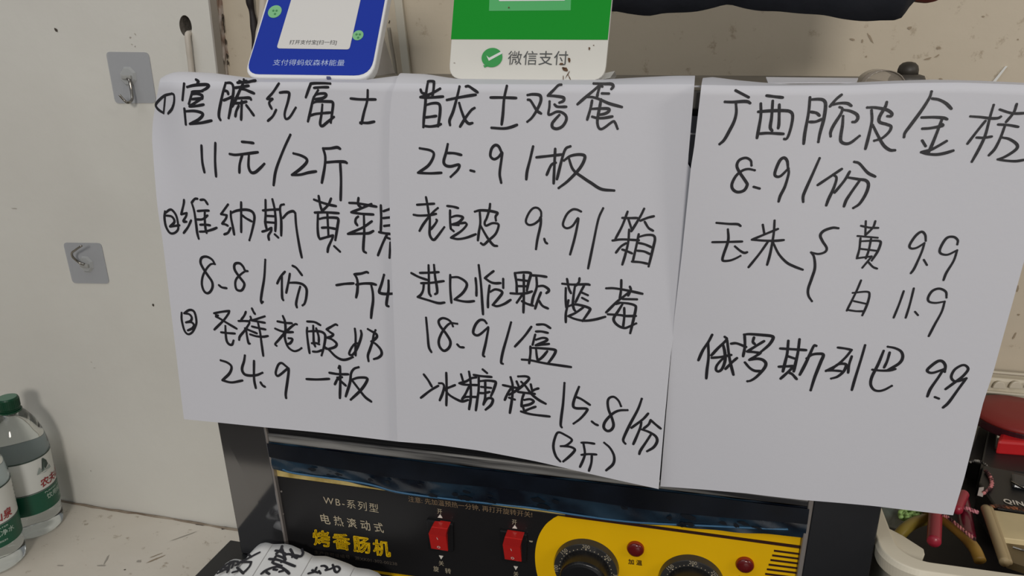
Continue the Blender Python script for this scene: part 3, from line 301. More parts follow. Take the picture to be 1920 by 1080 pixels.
for (px,py) in ((404,30),(407,47),(409,57),(418,105),(421,118),(406,38),(413,78)):
    p=atY(px,py,YW+.0195)+Vector((.006,0,0)); c=Vector((-.5745,p.y,p.z)); k=len(v)
    for a in range(10):
        q=2*math.pi*a/10; v.append(c+Vector((.0004,math.cos(q)*.002*random.uniform(.6,1.3),math.sin(q)*.0035*random.uniform(.6,1.4))))
    f.append(tuple(range(k,k+10)))
tagit(mk('trim_3',v,f,PIT),kind='structure')
tagit(mk('countertop',*box(-4.5,4.2,.12,YR,ZC-.05,ZC),COUNTER,bevel=.004),kind='structure')
tagit(mk('counter_base',*box(-4.5,4.2,.18,YR,ZC-.76,ZC-.05),W_LEFT),kind='structure')
tagit(mk('floor',*box(-4.5,4.5,-3.4,YR,ZC-.81,ZC-.76),FLOOR),kind='structure')
# grout line where counter meets the wall
pts=[];v=[]
for i in range(60):
    x=-1.5+.95*i/59; pts.append((x,YW-.0025+.001*math.sin(31*x)+random.uniform(-.0008,.0008),ZC+.0004))
v,f=tube(pts,.0022,6,taper=lambda t:.55+.45*abs(math.sin(t*47)))
tagit(mk('trim_4',v,f,mat('grimy_joint',(160,148,132),.9,var=.5,vscale=30,col2=(120,104,88))),kind='structure')
# small pits, specks and scratches in the plaster and the stone: one flat mark each
def blot(c,u,vv,ru,rv,rot=0,n=12,j=.3):
    out=[]
    for k in range(n):
        q=2*math.pi*k/n; s=1+random.uniform(-j,j); a=math.cos(q)*ru*s; b=math.sin(q)*rv*s
        out.append(c+u*(a*math.cos(rot)-b*math.sin(rot))+vv*(a*math.sin(rot)+b*math.cos(rot)))
    return out,[tuple(range(n))]
X=Vector((1,0,0)); Z=Vector((0,0,1)); Y=Vector((0,1,0))
def wmark(name,px,py,ru,rv,rot,m,y=None):
    o=mk(name,*blot(atY(px,py,(YW if px<400 else YR)-.0006),X,Z,ru*.8,rv*.8,rot),m); o['kind']='structure'; return o
SC=mat('grey_scuff',(168,162,152),.8); SC2=mat('brown_scuff',(158,142,120),.8)
for i,(px,py,ru,rv,rot,m) in enumerate([(105,56,.0024,.0033,.6,PIT),(287,572,.0020,.0026,.5,PIT),(244,70,.002,.001,.3,SC),(253,64,.0015,.0008,-.8,SC),
    (247,83,.0013,.0006,0,SC),(253,87,.0013,.0006,.9,SC),(171,679,.0016,.0006,0,SC),(177,690,.0025,.0005,0,SC),(27,391,.006,.0007,0,SC),
    (170,883,.0014,.001,0,SC),(1617,77,.0009,.0025,0,SC2),(1632,72,.0012,.007,.55,SC2),(1598,74,.003,.0012,-.3,SC2),(1706,52,.0025,.0018,.4,SC2),
    (1760,90,.0025,.0018,.4,SC2),(1844,31,.0014,.001,0,SC2),(1909,74,.001,.001,0,SC2),(1764,148,.002,.001,0,SC2),(1757,105,.003,.001,.6,SC2),(1908,541,.0016,.0045,0,SC2),
    (1902,630,.0012,.0045,-.2,SC2),(1910,590,.0013,.0013,0,SC2),(730,41,.0009,.0022,-.4,PIT),(1624,106,.001,.001,0,SC2),(1740,110,.004,.0012,.3,SC2)]):
    wmark('trim_%d'%(5+i),px,py,ru,rv,rot,m)
for i,(px,py,ru,rv,rot,m) in enumerate([(425,984,.0045,.0035,0,PIT),(382,977,.009,.0022,0,PIT),(292,1048,.013,.0012,1.0,SC2),(290,1042,.009,.0008,.9,SC2),
    (200,1048,.0012,.010,.4,SC),(190,1060,.008,.0009,.2,SC),(234,1068,.0013,.001,0,PIT),(113,1060,.006,.001,.2,SC),(345,1005,.02,.0009,.9,SC),(260,1052,.004,.002,0,SC)]):
    c=atZ(px,py,ZC+.0006); c.y=min(c.y,YW-.004)
    tagit(mk('trim_%d'%(40+i),*blot(c,X,Y,ru,rv,rot),m),kind='structure')
# cable cover / pale conduit running down the wall between the two payment signs
t=thing('cable_conduit','pale plastic conduit running down the wall between the two payment signs','conduit',atY(748,90,YR-.008))
a,b=atY(731,-60,YR-.006),atY(757,160,YR-.006)
mk('cover',*prism([a,a+Vector((.010,0,0)),b+Vector((.010,0,0)),b],(0,.0055,0)),mat('conduit_plastic',(190,184,168),.5),t,bevel=.001)
a,b=atY(729,52,YR-.009),atY(745,160,YR-.009)
mk('cable',*tube(cr([a,atY(733,80,YR-.009),atY(739,115,YR-.009),b]),.0022,8),mat('conduit_shadow',(150,142,128),.5),t,smooth=True)  # grey tube stands in for the thin shadow line beside the conduit
# black taped cable left of the blue sign, pale cable out of the hole
p=[atY(467,-40,YR-.012),atY(468,0,YR-.012),atY(472,20,YR-.010),atY(476,45,YR-.010),atY(477,66,YR-.012),atY(479,100,YR-.010),atY(482,150,YR-.01)]
o=mk('taped_cable',*tube(cr(p,8),.0040,10,taper=lambda t:.85+.3*math.sin(t*9)**2),TAPE,smooth=True)
tagit(o,'black taped cable hanging down the wall just left of the blue sign','cable')
p=[atY(492,-40,YR-.010),atY(494,0,YR-.010),atY(492,40,YR-.010),atY(484,80,YR-.010),atY(480,150,YR-.01)]
tagit(mk('white_conduit',*tube(cr(p,6),.0052,12),PIPE,smooth=True),'pale round conduit behind the left edge of the blue sign','conduit')
p=[Vector((hc.x+.003,YW+.03,hc.z-.004)),Vector((hc.x+.004,YW+.004,hc.z-.008)),atY(352,66,YW-.005),atY(354,90,YW-.007),atY(357,115,YW-.006),atY(361,150,YW-.006),atY(368,200,YW-.008)]
tagit(mk('ivory_cable',*tube(cr(p,8),.0036,12),mat('ivory_jacket',(196,188,176),.5),smooth=True),'ivory cable coming out of the round hole in the wall','cable')
# ------------------------------------------------------------------ adhesive hooks
def hook(label,corners,hpts,r,octc):
    c=atY(*octc,YW); t=thing('adhesive_hook',label,'hook',c,'transparent adhesive hooks on the wall')
    q=[atY(x,y,YW-.0012) for x,y in corners]; pts=[]
    for i in range(4):                       # rounded corners
        A,B,D=q[i-1],q[i],q[(i+1)%4]
        for s in range(5):
            u=s/4; e1=B+(A-B).normalized()*.006; e2=B+(D-B).normalized()*.006
            pts.append((1-u)**2*e1+2*u*(1-u)*B+u*u*e2)
    mk('adhesive_pad',*prism(pts,(0,.001,0)),CLEARP,t)
    o=[];R=.0125                              # raised octagonal boss
    ring_=[Vector((math.cos(math.pi/8+k*math.pi/4),0,math.sin(math.pi/8+k*math.pi/4))) for k in range(8)]
    v=[c+e*R+Vector((0,-.0013,0)) for e in ring_]+[c+e*R*.8+Vector((0,-.004,0)) for e in ring_]
    f=[(k,(k+1)%8,8+(k+1)%8,8+k) for k in range(8)]+[tuple(range(8,16))]
    mk('boss',v,f,mat('boss_plastic',(206,208,206),.2,coat=.3,alpha=.5),t)
    mk('hinge',*box(c.x-.007,c.x+.007,c.y-.0065,c.y-.003,c.z-.0035,c.z+.0015),mat('hinge_plastic',(160,160,156),.3),t,bevel=.001)
    P=[atY(x,y,YW-d) for x,y,d in hpts]
    mk('hook_wire',*tube(cr(P,8),r,12,taper=lambda u:1.25-.35*u),HOOKM,t,smooth=True)
hook('upper clear adhesive hook, its steel hook hanging down, beside the left sheet',[(198,97),(278,98),(293,193),(216,194)],
     [(239,148,.006),(243,152,.0075),(246,168,.009),(248,184,.012),(244,191,.018),(238,192,.022),(231,186,.024),(224,178,.026)],.0016,(242,143))
hook('lower clear adhesive hook turned upward on the wall above the bottles',[(118,455),(189,456),(205,532),(136,531)],
     [(158,496,.006),(150,493,.0075),(142,487,.010),(136,481,.014),(135,474,.019),(141,469,.022),(148,464,.024),(153,461,.025)],.0015,(163,495))
# ------------------------------------------------------------------ sausage roller machine
PF=Plane((0,.512,-.30),X,(0,-.052,1))
PU=Plane((0,.512,-.30),X,Z)
XL,XR=PF.px((407,792)).x,PF.px((1653,950)).x
ZT=-.0258; YB=atZ(1250,141,ZT).y
TT=-.4490                                    # table top height
mach=thing('sausage_roller_machine','dark steel sausage roller machine with black and yellow control panel under the papers','machine',((XL+XR)/2,.6,TT))
def low(y,z): return y+.052*(-.30-z)
v,f=box(XL+.002,XR-.002,.520,.72,TT+.004,-.30); v=[(a,(low(.520,c) if b<.6 else b),c) for a,b,c in v]
mk('lower_housing',v,f,STEEL,mach)
mk('upper_housing',*box(XL+.002,XR-.002,.522,.70,-.2995,ZT-.012),mat('dark_chamber',(38,37,42),.35,metal=.4),mach)
mk('top_plate',*box(XL,XR,.5115,YB,ZT-.012,ZT),mat('top_steel',(112,108,102),.4,metal=.3,var=.3,vscale=9),mach,bevel=.0012)
mk('front_glass',*box(XL+.03,XR-.03,.5135,.5165,-.20,ZT-.016),mat('tinted_glass',(50,50,66),.06,coat=1),mach,bevel=.0005)
for z in (PU.px((1310,162)).z,PU.px((1303,251)).z):
    mk('white_rail',*box(XL+.004,XR-.004,.5120,.5134,z-.0005,z+.0005),mat('rail_white',(200,200,204),.4),mach)
mk('lower_apron',*box(XL+.002,XR-.002,.5135,.522,-.31,-.2005),STEEL,mach)
# posts
post=lambda px: PF.slab(px,-.0085,.0012)
mk('side_post',*post([(407,790),(495,799),(545,1100),(461,1100)]),POST,mach,bevel=.0008)
mk('side_post',*post([(1527,935),(1654,948),(1622,1120),(1497,1120)]),mat('post_steel',(60,61,64),.22,metal=.7),mach,bevel=.0008)
mk('post_edge',*PF.slab([(1517,934),(1527,936),(1497,1120),(1488,1120)],-.0085,.0016),EDGE,mach,bevel=.0006)
mk('post_edge',*PF.slab([(494.5,799),(498,799.6),(548,1100),(544,1100)],-.0085,.0016),EDGE,mach,bevel=.0003)
# ledge, film, plates
mk('upper_lip',*PF.slab([(497,790),(1524,920),(1522,938),(1240,901),(947,864),(499,813)],-.0085,-.001),mat('black_steel',(38,38,40),.3,metal=.5),mach,bevel=.0006)
mk('ledge',*PF.slab([(499,813),(947,864),(1240,901),(1522,938),(1518,951),(1220,915),(980,887),(504,829)],-.0085,.0006),BRUSH,mach,bevel=.0012)
mk('backing_strip',*PF.slab([(508,860),(1508,985),(1508,1040),(514,905)],-.0085,-.0035),CREAM,mach)
mk('control_panel',*PF.slab([(515,892.5),(1500,1026),(1478,1190),(1000,1112),(780,1081),(690,1068),(543,1045)],-.0085,-.0030),BLACKP,mach,bevel=.0005)
mk('panel_border',*PF.slab([(543,1046),(690,1069),(780,1082),(1000,1113),(1478,1191),(1476,1210),(560,1075)],-.0085,-.0032),YEL,mach)
mk('yellow_upper_band',*PF.slab([(1100,969),(1300,982),(1508,1006),(1503,1023),(1050,962)],-.0085,-.0028),YEL,mach)
mk('yellow_panel',*PF.slab([(1046,967.5),(1300,1001),(1499,1029),(1478,1188),(1046,1130)]+[(q.x,q.y) for q in cr([Vector((1030,1122,0)),Vector((1016,1100,0)),Vector((1007,1076,0)),Vector((1003.3,1050,0)),Vector((1004.5,1026,0)),Vector((1011,1003,0)),Vector((1023,984,0)),Vector((1038,971.5,0))],6)],-.0031,-.0026),YEL,mach)
def stripe(a,b,wd):
    return PF.slab([a,b,(b[0]-.5,b[1]+wd),(a[0]-.5,a[1]+wd)],-.0027,-.0022)
st=[stripe((1060,964.5),(1501,1024),4.5)]
for k in range(10):
    st.append(stripe((1451.5-3.3*k,1031.2+8.7*k),(1500-1.1*k,1037.6+8.9*k),3.2))
for k,s_ in enumerate(st): mk('printed_stripe',*s_,STRIPE,mach)
# blue protective film with rolled lower edge
top=[(503,828),(700,852),(980,887),(1220,915),(1400,937),(1517,951)]
bot=[(512,879),(556,888),(620,899),(681,909),(753,926),(869,941),(1000,954),(1083,967),(1186,980),(1324,993),(1461,1003),(1509,1010)]
tp=cr([PF.px(p,.0008) for p in top],12); bt=cr([PF.px(p,.0008) for p in bot],12)
def rs(P,n):
    L=[0]
    for a,b in zip(P,P[1:]): L.append(L[-1]+(b-a).length)
    out=[]
    for i in range(n):
        s_=L[-1]*i/(n-1); k=max(j for j in range(len(L)) if L[j]<=s_+1e-9); k=min(k,len(P)-2)
        out.append(P[k].lerp(P[k+1],(s_-L[k])/max(1e-9,L[k+1]-L[k])))
    return out
N_,M_=90,9; tp,bt=rs(tp,N_),rs(bt,N_); v=[];f=[]
for i in range(N_):
    for j in range(M_):
        u=j/(M_-1); q=tp[i].lerp(bt[i],u); v.append(q+PF.n*(.0012*math.sin(u*math.pi)+.0006*math.sin(i*.31+j)*u+.0005*math.sin(i*.9-j*1.7)))
for i in range(N_-1):
    for j in range(M_-1): f.append((i*M_+j,(i+1)*M_+j,(i+1)*M_+j+1,i*M_+j+1))
film=mk('protective_film',v,f,FILM,mach,'glossy dark blue peeling film',smooth=True)
v=[];f=[]
for i in range(N_):
    mid=.50+.05*math.sin(i*.11)
    for j in range(4):
        u=.0+mid*j/3; q=tp[i].lerp(bt[i],u); v.append(q+PF.n*(.0026+.0003*math.sin(i*.4)))
for i in range(N_-1):
    for j in range(3): f.append((i*4+j,(i+1)*4+j,(i+1)*4+j+1,i*4+j+1))
mk('film_dark_strip',v,f,mat('dark_film',(16,22,32),.3,spec=.5,var=.4,vscale=30,col2=(8,11,18)),film,'upper film coloured dark as over steel',smooth=True)  # added strip colours the upper film like dark steel showing through
vs=[]
for k in range(26):
    i=random.randint(6,N_-6); q=tp[i].lerp(bt[i],random.uniform(.55,.88))+PF.n*.0028; vs.append(blot(q,PF.u,PF.v,random.uniform(.002,.006),random.uniform(.0008,.0025),-.12))
mk('film_stain',*join(*vs),mat('film_blot',(12,18,26),.4),film)['kind']='stuff'
p=[PF.px(q,.0016) for q in [(530,880),(556,888),(681,906),(753,924),(869,939),(1000,953),(1083,966),(1186,979),(1324,986),(1461,992),(1476,992)]]
mk('film_roll',*tube(cr(p,8),.00085,8),FILMEDGE,film,'bright blue rolled edge',smooth=True)
# red rocker switches
def rocker(bz,face,body,o_c,i_c):
    s_=mk('switch_bezel',*PF.slab(bz,-.004,.0002),DKPL,mach,bevel=.001)
    A=[PF.px(p,.0075) for p in face[:2]]; B=[PF.px(p,.0045) for p in face[2:]]; D=[PF.px(p,.0008) for p in body]
    quad=[A[0],A[1],B[0],B[1],D[0],D[1]]     # top-left, top-right, mid-right, mid-left, low-right, low-left
    back=[q-PF.n*q.dot(PF.n)+PF.n*(PF.O.dot(PF.n)-.002) for q in quad]
    v=quad+back; f=[(0,1,2,3),(3,2,4,5),(0,6,7,1),(0,3,9,6),(3,5,11,9),(1,7,8,2),(2,8,10,4),(5,4,10,11)]
    r=mk('rocker',v,f,RED,s_,bevel=.0006)
    PR=Plane(B[0],(B[0]-B[1]),(B[1]-D[1])); 
    c=PR.px(o_c,.0004); mk('off_mark',*ring(PR,c,.0009,.0014,.0003),PRINTW,s_)
    c=PR.px(i_c,.0004); mk('on_mark',*prism([c+PR.v*.0013-PR.u*.0006,c+PR.v*.0013-PR.u*.0001,c-PR.v*.0011+PR.u*.0005,c-PR.v*.0011],PR.n*.0001),PRINTW,s_)
rocker([(799,975),(849,983),(850,1036),(803,1031)],[(809,988),(839,992),(836,1006),(803,1001)],[(840,1034),(808,1029)],(822.7,1025.5),(820,1010))
rocker([(936,994.5),(988,1003),(987,1056),(940,1051)],[(946,1007),(979,1012),(975,1027),(942,1022)],[(978,1054),(946,1049)],(961.2,1046),(958.5,1031))
# indicator lamps
for px,py in ((1191.5,1031),(1397,1061)):
    c=PF.px((px,py),0); R=.0067
    s_=mk('lamp_ring',*disc(PF,c,R,-.0028,0),REDRING,mach,bevel=.0004)
    v=[];f=[];sg=28
    for j,(rr,dd) in enumerate(((.93,0),(.90,.0010),(.72,.0017),(.3,.0021))):
        for k in range(sg): q=2*math.pi*k/sg; v.append(c+PF.u*R*rr*math.cos(q)+PF.v*R*rr*math.sin(q)+PF.n*dd)
    for j in range(3):
        for k in range(sg): f.append((j*sg+k,j*sg+(k+1)%sg,(j+1)*sg+(k+1)%sg,(j+1)*sg+k))
    f.append(tuple(range(3*sg,4*sg))); mk('lamp_lens',v,f,REDL,s_,smooth=True)
# thermostat dials
def dial(px,py,rpx):
    c=PF.px((px,py),.003); R=(PF.px((px+rpx,py),.003)-c).length
    s_=mk('dial_skirt',*disc(PF,c,R,-.0058,.001,64,R*.97),mat('dial_grey',(50,49,48),.28),mach,bevel=.0005)
    v=[];f=[];sg=48
    prof=[(.75,.001),(.74,.004),(.72,.013),(.69,.0150),(.60,.0158),(.0,.0158)]
    for rr,dd in prof[:-1]:
        for k in range(sg):
            q=2*math.pi*k/sg; g=1
            v.append(c+PF.u*R*rr*g*math.cos(q)+PF.v*R*rr*g*math.sin(q)+PF.n*dd)
    for j in range(len(prof)-2):
        for k in range(sg): f.append((j*sg+k,j*sg+(k+1)%sg,(j+1)*sg+(k+1)%sg,(j+1)*sg+k))
    f.append(tuple(range((len(prof)-2)*sg,(len(prof)-1)*sg)))
    mk('knob',v,f,DKPL,s_,bevel=.0004)
    vs=[]
    for k in range(-11,12):
        q=math.radians(90-k*9.4); cc=c+PF.u*R*.80*math.cos(q)+PF.v*R*.80*math.sin(q)
        vs.append(disc(PF,cc,R*(.026 if k%5==0 else .016),.001,.00115,10))
    mk('scale_dots',*join(*vs),PRINT,s_)
    for k,tx in ((0,'200'),(-1,'150'),(1,'250'),(2,'300'),(-2,'100')):
        q=math.radians(90-k*47); e=PF.u*math.cos(q)+PF.v*math.sin(q); tt=PF.u*math.sin(q)-PF.v*math.cos(q)
        m_=c+e*R*.845; text('scale_number',tx,PF,m_-tt*R*.115,m_+tt*R*.115,R*.12,PRINT,s_,d=.0012,world=True)
dial(1098,1069,61); dial(1295.5,1098,62.5)
# printing on the panel
d0=-.0027
def hpx(p,h): return (PF.px(p,d0)-PF.px((p[0],p[1]-h),d0)).length
def ptext(s,a,b,h,m,lift=.0001,**k): text('printed_caption',s,PF,a,b,hpx(a,h),m,mach,d=d0+lift,**k)
ptext('WB-系列型',(607,945),(710,962),16,PRINT,space=1.25)
for i,ch in enumerate('电热滚动式'):
    x=602+25*i; y=981+4.0*i; ptext(ch,(x,y),(x+18,y+2.6),18,PRINT,bold=.008,shear=-.1)
for i,ch in enumerate('烤香肠机'):
    x=589+37.4*i; y=1022+6.1*i
    for dx,dy in ((0,0),(1.1,.2),(.2,-1.0),(1.2,-.9),(-.7,.5)): ptext(ch,(x+dx,y+dy),(x+31+dx,y+4.6+dy),28.5,PRINTY,bold=.006)
ptext('生产许可证编号   浙XK01-302-00238',(590,1039),(745,1061),7,PRINTD)
ptext('注意: 先加温预热一分钟, 再打开旋转开关!',(766,941),(998,971),11,PRINTD if 0 else mat('brown_print',(134,112,86),.5))
for sx,sy in ((0,0),(140,20)):
    ptext('开',(820+sx,963+sy),(829+sx,964.3+sy),9,PRINT)
    a=[(825+sx,964.5+sy),(829.5+sx,971.5+sy),(820.5+sx,970.5+sy)]; mk('printed_arrow',*PF.slab(a,d0-.0004,d0+.0002),PRINTW,mach)
    a=[(823+sx,1041.7+sy),(831+sx,1043+sy),(827+sx,1049+sy)]; mk('printed_arrow',*PF.slab(a,d0-.0004,d0+.0002),PRINTW,mach)
    ptext('关',(823+sx,1060+sy),(832.5+sx,1061.3+sy),9,PRINT)
ptext('旋',(813,1071),(823,1072.5),10,PRINT); ptext('转',(835,1075),(846,1076.5),10,PRINT)
ptext('加 温',(1178,1058),(1204,1061),10,STRIPE,bold=.02,lift=.0004)
ptext('加 温',(1383,1089),(1409,1092),10,STRIPE,bold=.02,lift=.0004)
c=PF.px((996,1015),d0); mk('printed_dash',*PF.slab([(992,1014),(999,1015),(998,1017),(993,1016)],d0-.0004,d0+.0002),PRINT,mach)
for px,py in ((528,921),(531,963)):
    mk('panel_rivet',*disc(PF,PF.px((px,py),d0),.0009,0,.0006,10),EDGE,mach)
# ------------------------------------------------------------------ paper sheets with handwriting
def coons(k):
    E=SHEET_EDGES[k]; nu,nv=36,48
    def re(pts,n,vert):
        P=rs([Vector((p[0],0,p[1])) for p in pts],n); return P
    L=[Vector((p[0],0,p[1])) for p in E['L']]; R=[Vector((p[0],0,p[1])) for p in E['R']]
    Lr,Rr=rs(L,nv),rs(R,nv); Tr=rs([Vector((p[0],0,p[1])) for p in E['T']],nu); Br=rs([Vector((p[0],0,p[1])) for p in E['B']],nu)
    G=[]
    for j in range(nv):
        b=j/(nv-1); row=[]
        for i in range(nu):
            a=i/(nu-1)
            p=(Lr[j]*(1-a)+Rr[j]*a)+(Tr[i]*(1-b)+Br[i]*b)-(Tr[0]*(1-a)*(1-b)+Tr[-1]*a*(1-b)+Br[0]*(1-a)*b+Br[-1]*a*b)
            row.append(Vector((p.x,y_sheet(k,p.x,p.z),p.z)))
        G.append(row)
    # top flap folded back over the machine's edge
    F=rs([Vector((p[0],.528,p[1])) for p in E['F']],nu); rows=[]
    for u in (1,.8,.6,.4,.22,.1,.04):
        row=[]
        for i in range(nu):
            A=G[0][i]; B=F[i]; y=A.y+(B.y-A.y)*u; z=A.z+(B.z-A.z)*(1-(1-u)**2.2); row.append(Vector((A.x+(B.x-A.x)*u,y,z)))
        rows.append(row)
    G=rows+G; v=[p for r in G for p in r]; f=[]
    for j in range(len(G)-1):
        for i in range(nu-1): f.append((j*nu+i,j*nu+i+1,(j+1)*nu+i+1,(j+1)*nu+i))
    return v,f
def stroke_mesh(spec,pos,nrm):
    """flat marker strokes with round ends laid on a surface"""
    V=[];F=[]
    for st in spec.split(';'):
        wd,segs=st.split(':'); wd=float(wd)*1.13e-4
        for sg in segs.split('/'):
            P=[Vector((float(a)*1e-4,float(b)*1e-4,0)) for a,b in (q.split(',') for q in sg.split())]
            P=cr(P,7)
            L=[0]
            for a,b in zip(P,P[1:]): L.append(L[-1]+(b-a).length)
            tot=max(L[-1],1e-6); base=len(V)
            for i,p in enumerate(P):
                t=(P[min(i+1,len(P)-1)]-P[max(i-1,0)]); t=t.normalized() if t.length>0 else Vector((1,0,0))
                nn=Vector((-t.y,t.x,0)); s_=L[i]/tot
                hw=wd*.5*(1-.18*abs(2*s_-1)**6)*(1+.10*math.sin(s_*5+len(P)))
                V+=[p+nn*hw,p-nn*hw]
            for i in range(len(P)-1): F.append((base+2*i,base+2*i+1,base+2*i+3,base+2*i+2))
            for p in (P[0],P[-1]):
                k=len(V); V+=[p+Vector((math.cos(a),math.sin(a),0))*wd*.46 for a in [2*math.pi*j/10 for j in range(10)]]; F.append(tuple(range(k,k+10)))
    return [pos(q.x,q.y)+nrm*(.00022+.00003*(i%7)/7) for i,q in enumerate(V)],F
SHEETL={1:'left white paper sheet with circled numbers beside fruit prices in black marker',
        2:'middle sheet of white paper listing egg, blueberry and orange prices in black marker',
        3:'right white paper sheet with short price entries and a curly brace'}
READS={(1,'a'):'宫滕红富士',(1,'b'):'11元/2斤',(1,'c'):'维纳斯黄苹果',(1,'d'):'8.8/份',(1,'h'):'一斤4',(1,'e'):'圣祥老酸奶',(1,'f'):'24.9一板',
 (2,'a'):'散土鸡蛋',(2,'b'):'25.9/板',(2,'c'):'老豆皮 9.9/箱',(2,'d'):'进口怡颗蓝莓',(2,'e'):'18.9/盒',(2,'f'):'冰糖橙',(2,'g'):'15.8/份 (3斤)',
 (3,'a'):'广西脆皮金桔',(3,'b'):'8.9/份',(3,'c'):'玉米 and a brace',(3,'d'):'黄9.9 白11.9',(3,'e'):'俄罗斯列巴 9.9'}
sheets={}
for k in (1,2,3):
    v,f=coons(k); o=mk('paper_sheet',v,f,PAPER,None,smooth=True); o.location=(0,0,0); sheets[k]=o
    tagit(o,SHEETL[k],'paper','handwritten price sheets on the machine')
    o['_o']=tuple(-OFF)
for k,c_,spec in INK:
    if k==4: continue
    v,f=stroke_mesh(spec,lambda x,z,k=k:Vector((x,y_sheet(k,x,z),z)),Vector((0,-1,0)))
    mk('handwriting',v,f,INKM,sheets[k],'black marker line '+READS[(k,c_)])
# ------------------------------------------------------------------ payment signs on top of the machine
def rounded(pl,corners,r,d,n=6):
    q=[pl.px(p,d) for p in corners]; out=[]
    for i in range(len(q)):
        A,B,D=q[i-1],q[i],q[(i+1)%len(q)]; ri=r[i] if isinstance(r,(list,tuple)) else r
        e1=B+(A-B).normalized()*ri; e2=B+(D-B).normalized()*ri
        if ri==0: out.append(B); continue
        for s_ in range(n+1):
            u=s_/n; out.append((1-u)**2*e1+2*u*(1-u)*B+u*u*e2)
    return out
def rslab(pl,corners,r,d0,d1): return prism(rounded(pl,corners,r,d1),pl.n*(d0-d1))
# green sign: white card, lower corners rounded
base=atY(990,151,.5235)
PG=Plane(base,X,(0,math.sin(math.radians(17)),math.cos(math.radians(17))))
g=thing('payment_sign','white and green payment sign card standing on the middle sheet','sign',base)
GC=[(853,0),(1147,-2),(1133.5,149.5),(842,147)]
def gx(x,y):  # extend above the frame along the card
    return (x,y)
up=[(861,-130),(1161,-135),(1133.5,151),(841,148)]
mk('card',*rslab(PG,up,[.004,.004,.010,.010],-.0032,0),OFFW,g,bevel=.0004)
mk('green_field',*rslab(PG,[(861.5,-128),(1160,-133),(1139.5,74.5),(845.5,73.5)],[.004,.004,0,0],-.0002,.0003),GREEN,g)
mk('pale_green_field',*PG.slab([(921,-90),(1074,-92),(1070,19.3),(916.7,20.5)],0,.0005),GREENL,g)
mk('white_field',*rslab(PG,[(938,-80),(1062,-81),(1060,1),(935,2)],.001,0,.0007),WPL,g)
# speech-bubble emblem with a check mark
c=PG.px((922.5,108),.0003); rr=(PG.px((942,108),.0003)-c).length
v=[];n=40
for k in range(n):
    q=2*math.pi*k/n; v.append(c+PG.u*rr*math.cos(q)+PG.v*rr*.90*math.sin(q))
v2=[PG.px(p,.0003) for p in ((906,122),(908.5,127),(916,124))]
emb=mk('emblem',*join(prism(v,PG.n*.0002),prism(v2,PG.n*.0002)),mat('emblem_green',(40,146,66),.4),g)
ck=[(912,104),(917,108.3),(939.5,96.5),(942.5,99.8),(916.5,114)]
mk('check_mark',*PG.slab(ck,.0004,.0007),LABW,emb)
for i,ch in enumerate('微信支付'):
    x=951.5+28.8*i; text('printed_caption',ch,PG,(x,121.5+.15*i),(x+26,121.7+.15*i),(PG.px((951,121.5))-PG.px((951,95.5))).length,DGREY,g,d=.0004)
for px,py,ru,rv,rot in ((1052,120,.0014,.0008,.2),(1060,130,.0022,.0012,-.5),(1067,112,.0010,.0017,.2),(1057,128,.0012,.0007,0),(1064,140,.0003,.0028,-.5),(1056,146,.0003,.0018,.1),(1068,146,.0003,.0026,.5),(1105,91,.0006,.0009,0),(1113,85,.0005,.0003,0),(852,118,.0006,.0002,0),(954,14,.0005,.0005,0)):
    mk('stain',*blot(PG.px((px,py),.0009 if py<20 else .0005),PG.u,PG.v,ru,rv,rot),STAIN,g)
# clear foot of the sign at its right lower corner
mk('clear_stand',*prism([PG.px(p,-.004) for p in ((1085,147),(1153,133),(1144,146),(1120,151))],PG.n*-.012),CLEAR2,g)
# blue sign, leaning back, code left out
base=atY(590,149,.5235)
PB=Plane(base,(1,.02,0),(0,math.sin(math.radians(34)),math.cos(math.radians(34))))
b=thing('payment_sign','blue payment sign with white frame leaning back on the left sheet','sign',base)
mk('frame',*rslab(PB,[(540,-138),(752,-138),(698,148.5),(456,145)],[.004,.004,.014,.012],-.008,0),WPL,b,bevel=.0012)
mk('blue_field',*rslab(PB,[(545,-136),(747,-136),(694.5,141.5),(460.5,138.5)],[.004,.004,.013,.011],-.0002,.0004),BLUE,b)
mk('white_field',*rslab(PB,[(585,-130),(705,-130),(655,92.5),(518.5,90.5)],.0025,0,.0008),mat('card_paper',(212,210,206),.5),b)
for (px,py),r_ in (((515.5,22),12.5),((671.5,66.5),10)):
    c=PB.px((px,py),.0004); R_=(PB.px((px+r_,py),.0004)-c).length
    s_=mk('round_badge',*disc(PB,c,R_,0,.0003,30),LEAF,b)
    for dx,dy in ((-3,-2),(3,-2),(0,4)): mk('badge_print',*disc(PB,PB.px((px+dx,py+dy),.0008),.0009,0,.0001,10),LEAFD,s_)
h_=(PB.px((540,83))-PB.px((540,74))).length
text('printed_caption','打开支付宝[扫一扫]',PB,(541.5,84),(630,84.5),h_,DGREY,b,d=.0010)
h_=(PB.px((510,122))-PB.px((510,111))).length
text('printed_caption','支付得蚂蚁森林能量',PB,(511,122.5),(645,123.5),h_,mat('sky_print',(170,186,226),.4),b,d=.0006)
mk('latch',*PB.slab([(612,143),(619,143.2),(618.5,148),(612,147.5)],-.002,.0015),mat('latch_grey',(70,74,110),.5),b)
# plastic rear leg of the blue sign
mk('rear_leg',*prism([PB.px((700,60),-.010),PB.px((712,40),-.010),atY(742,139,.60),atY(700,143,.535),PB.px((690,143),-.010)],(-.05,0,0)),mat('milky_plastic',(206,204,204),.4,alpha=.9),b,bevel=.001)
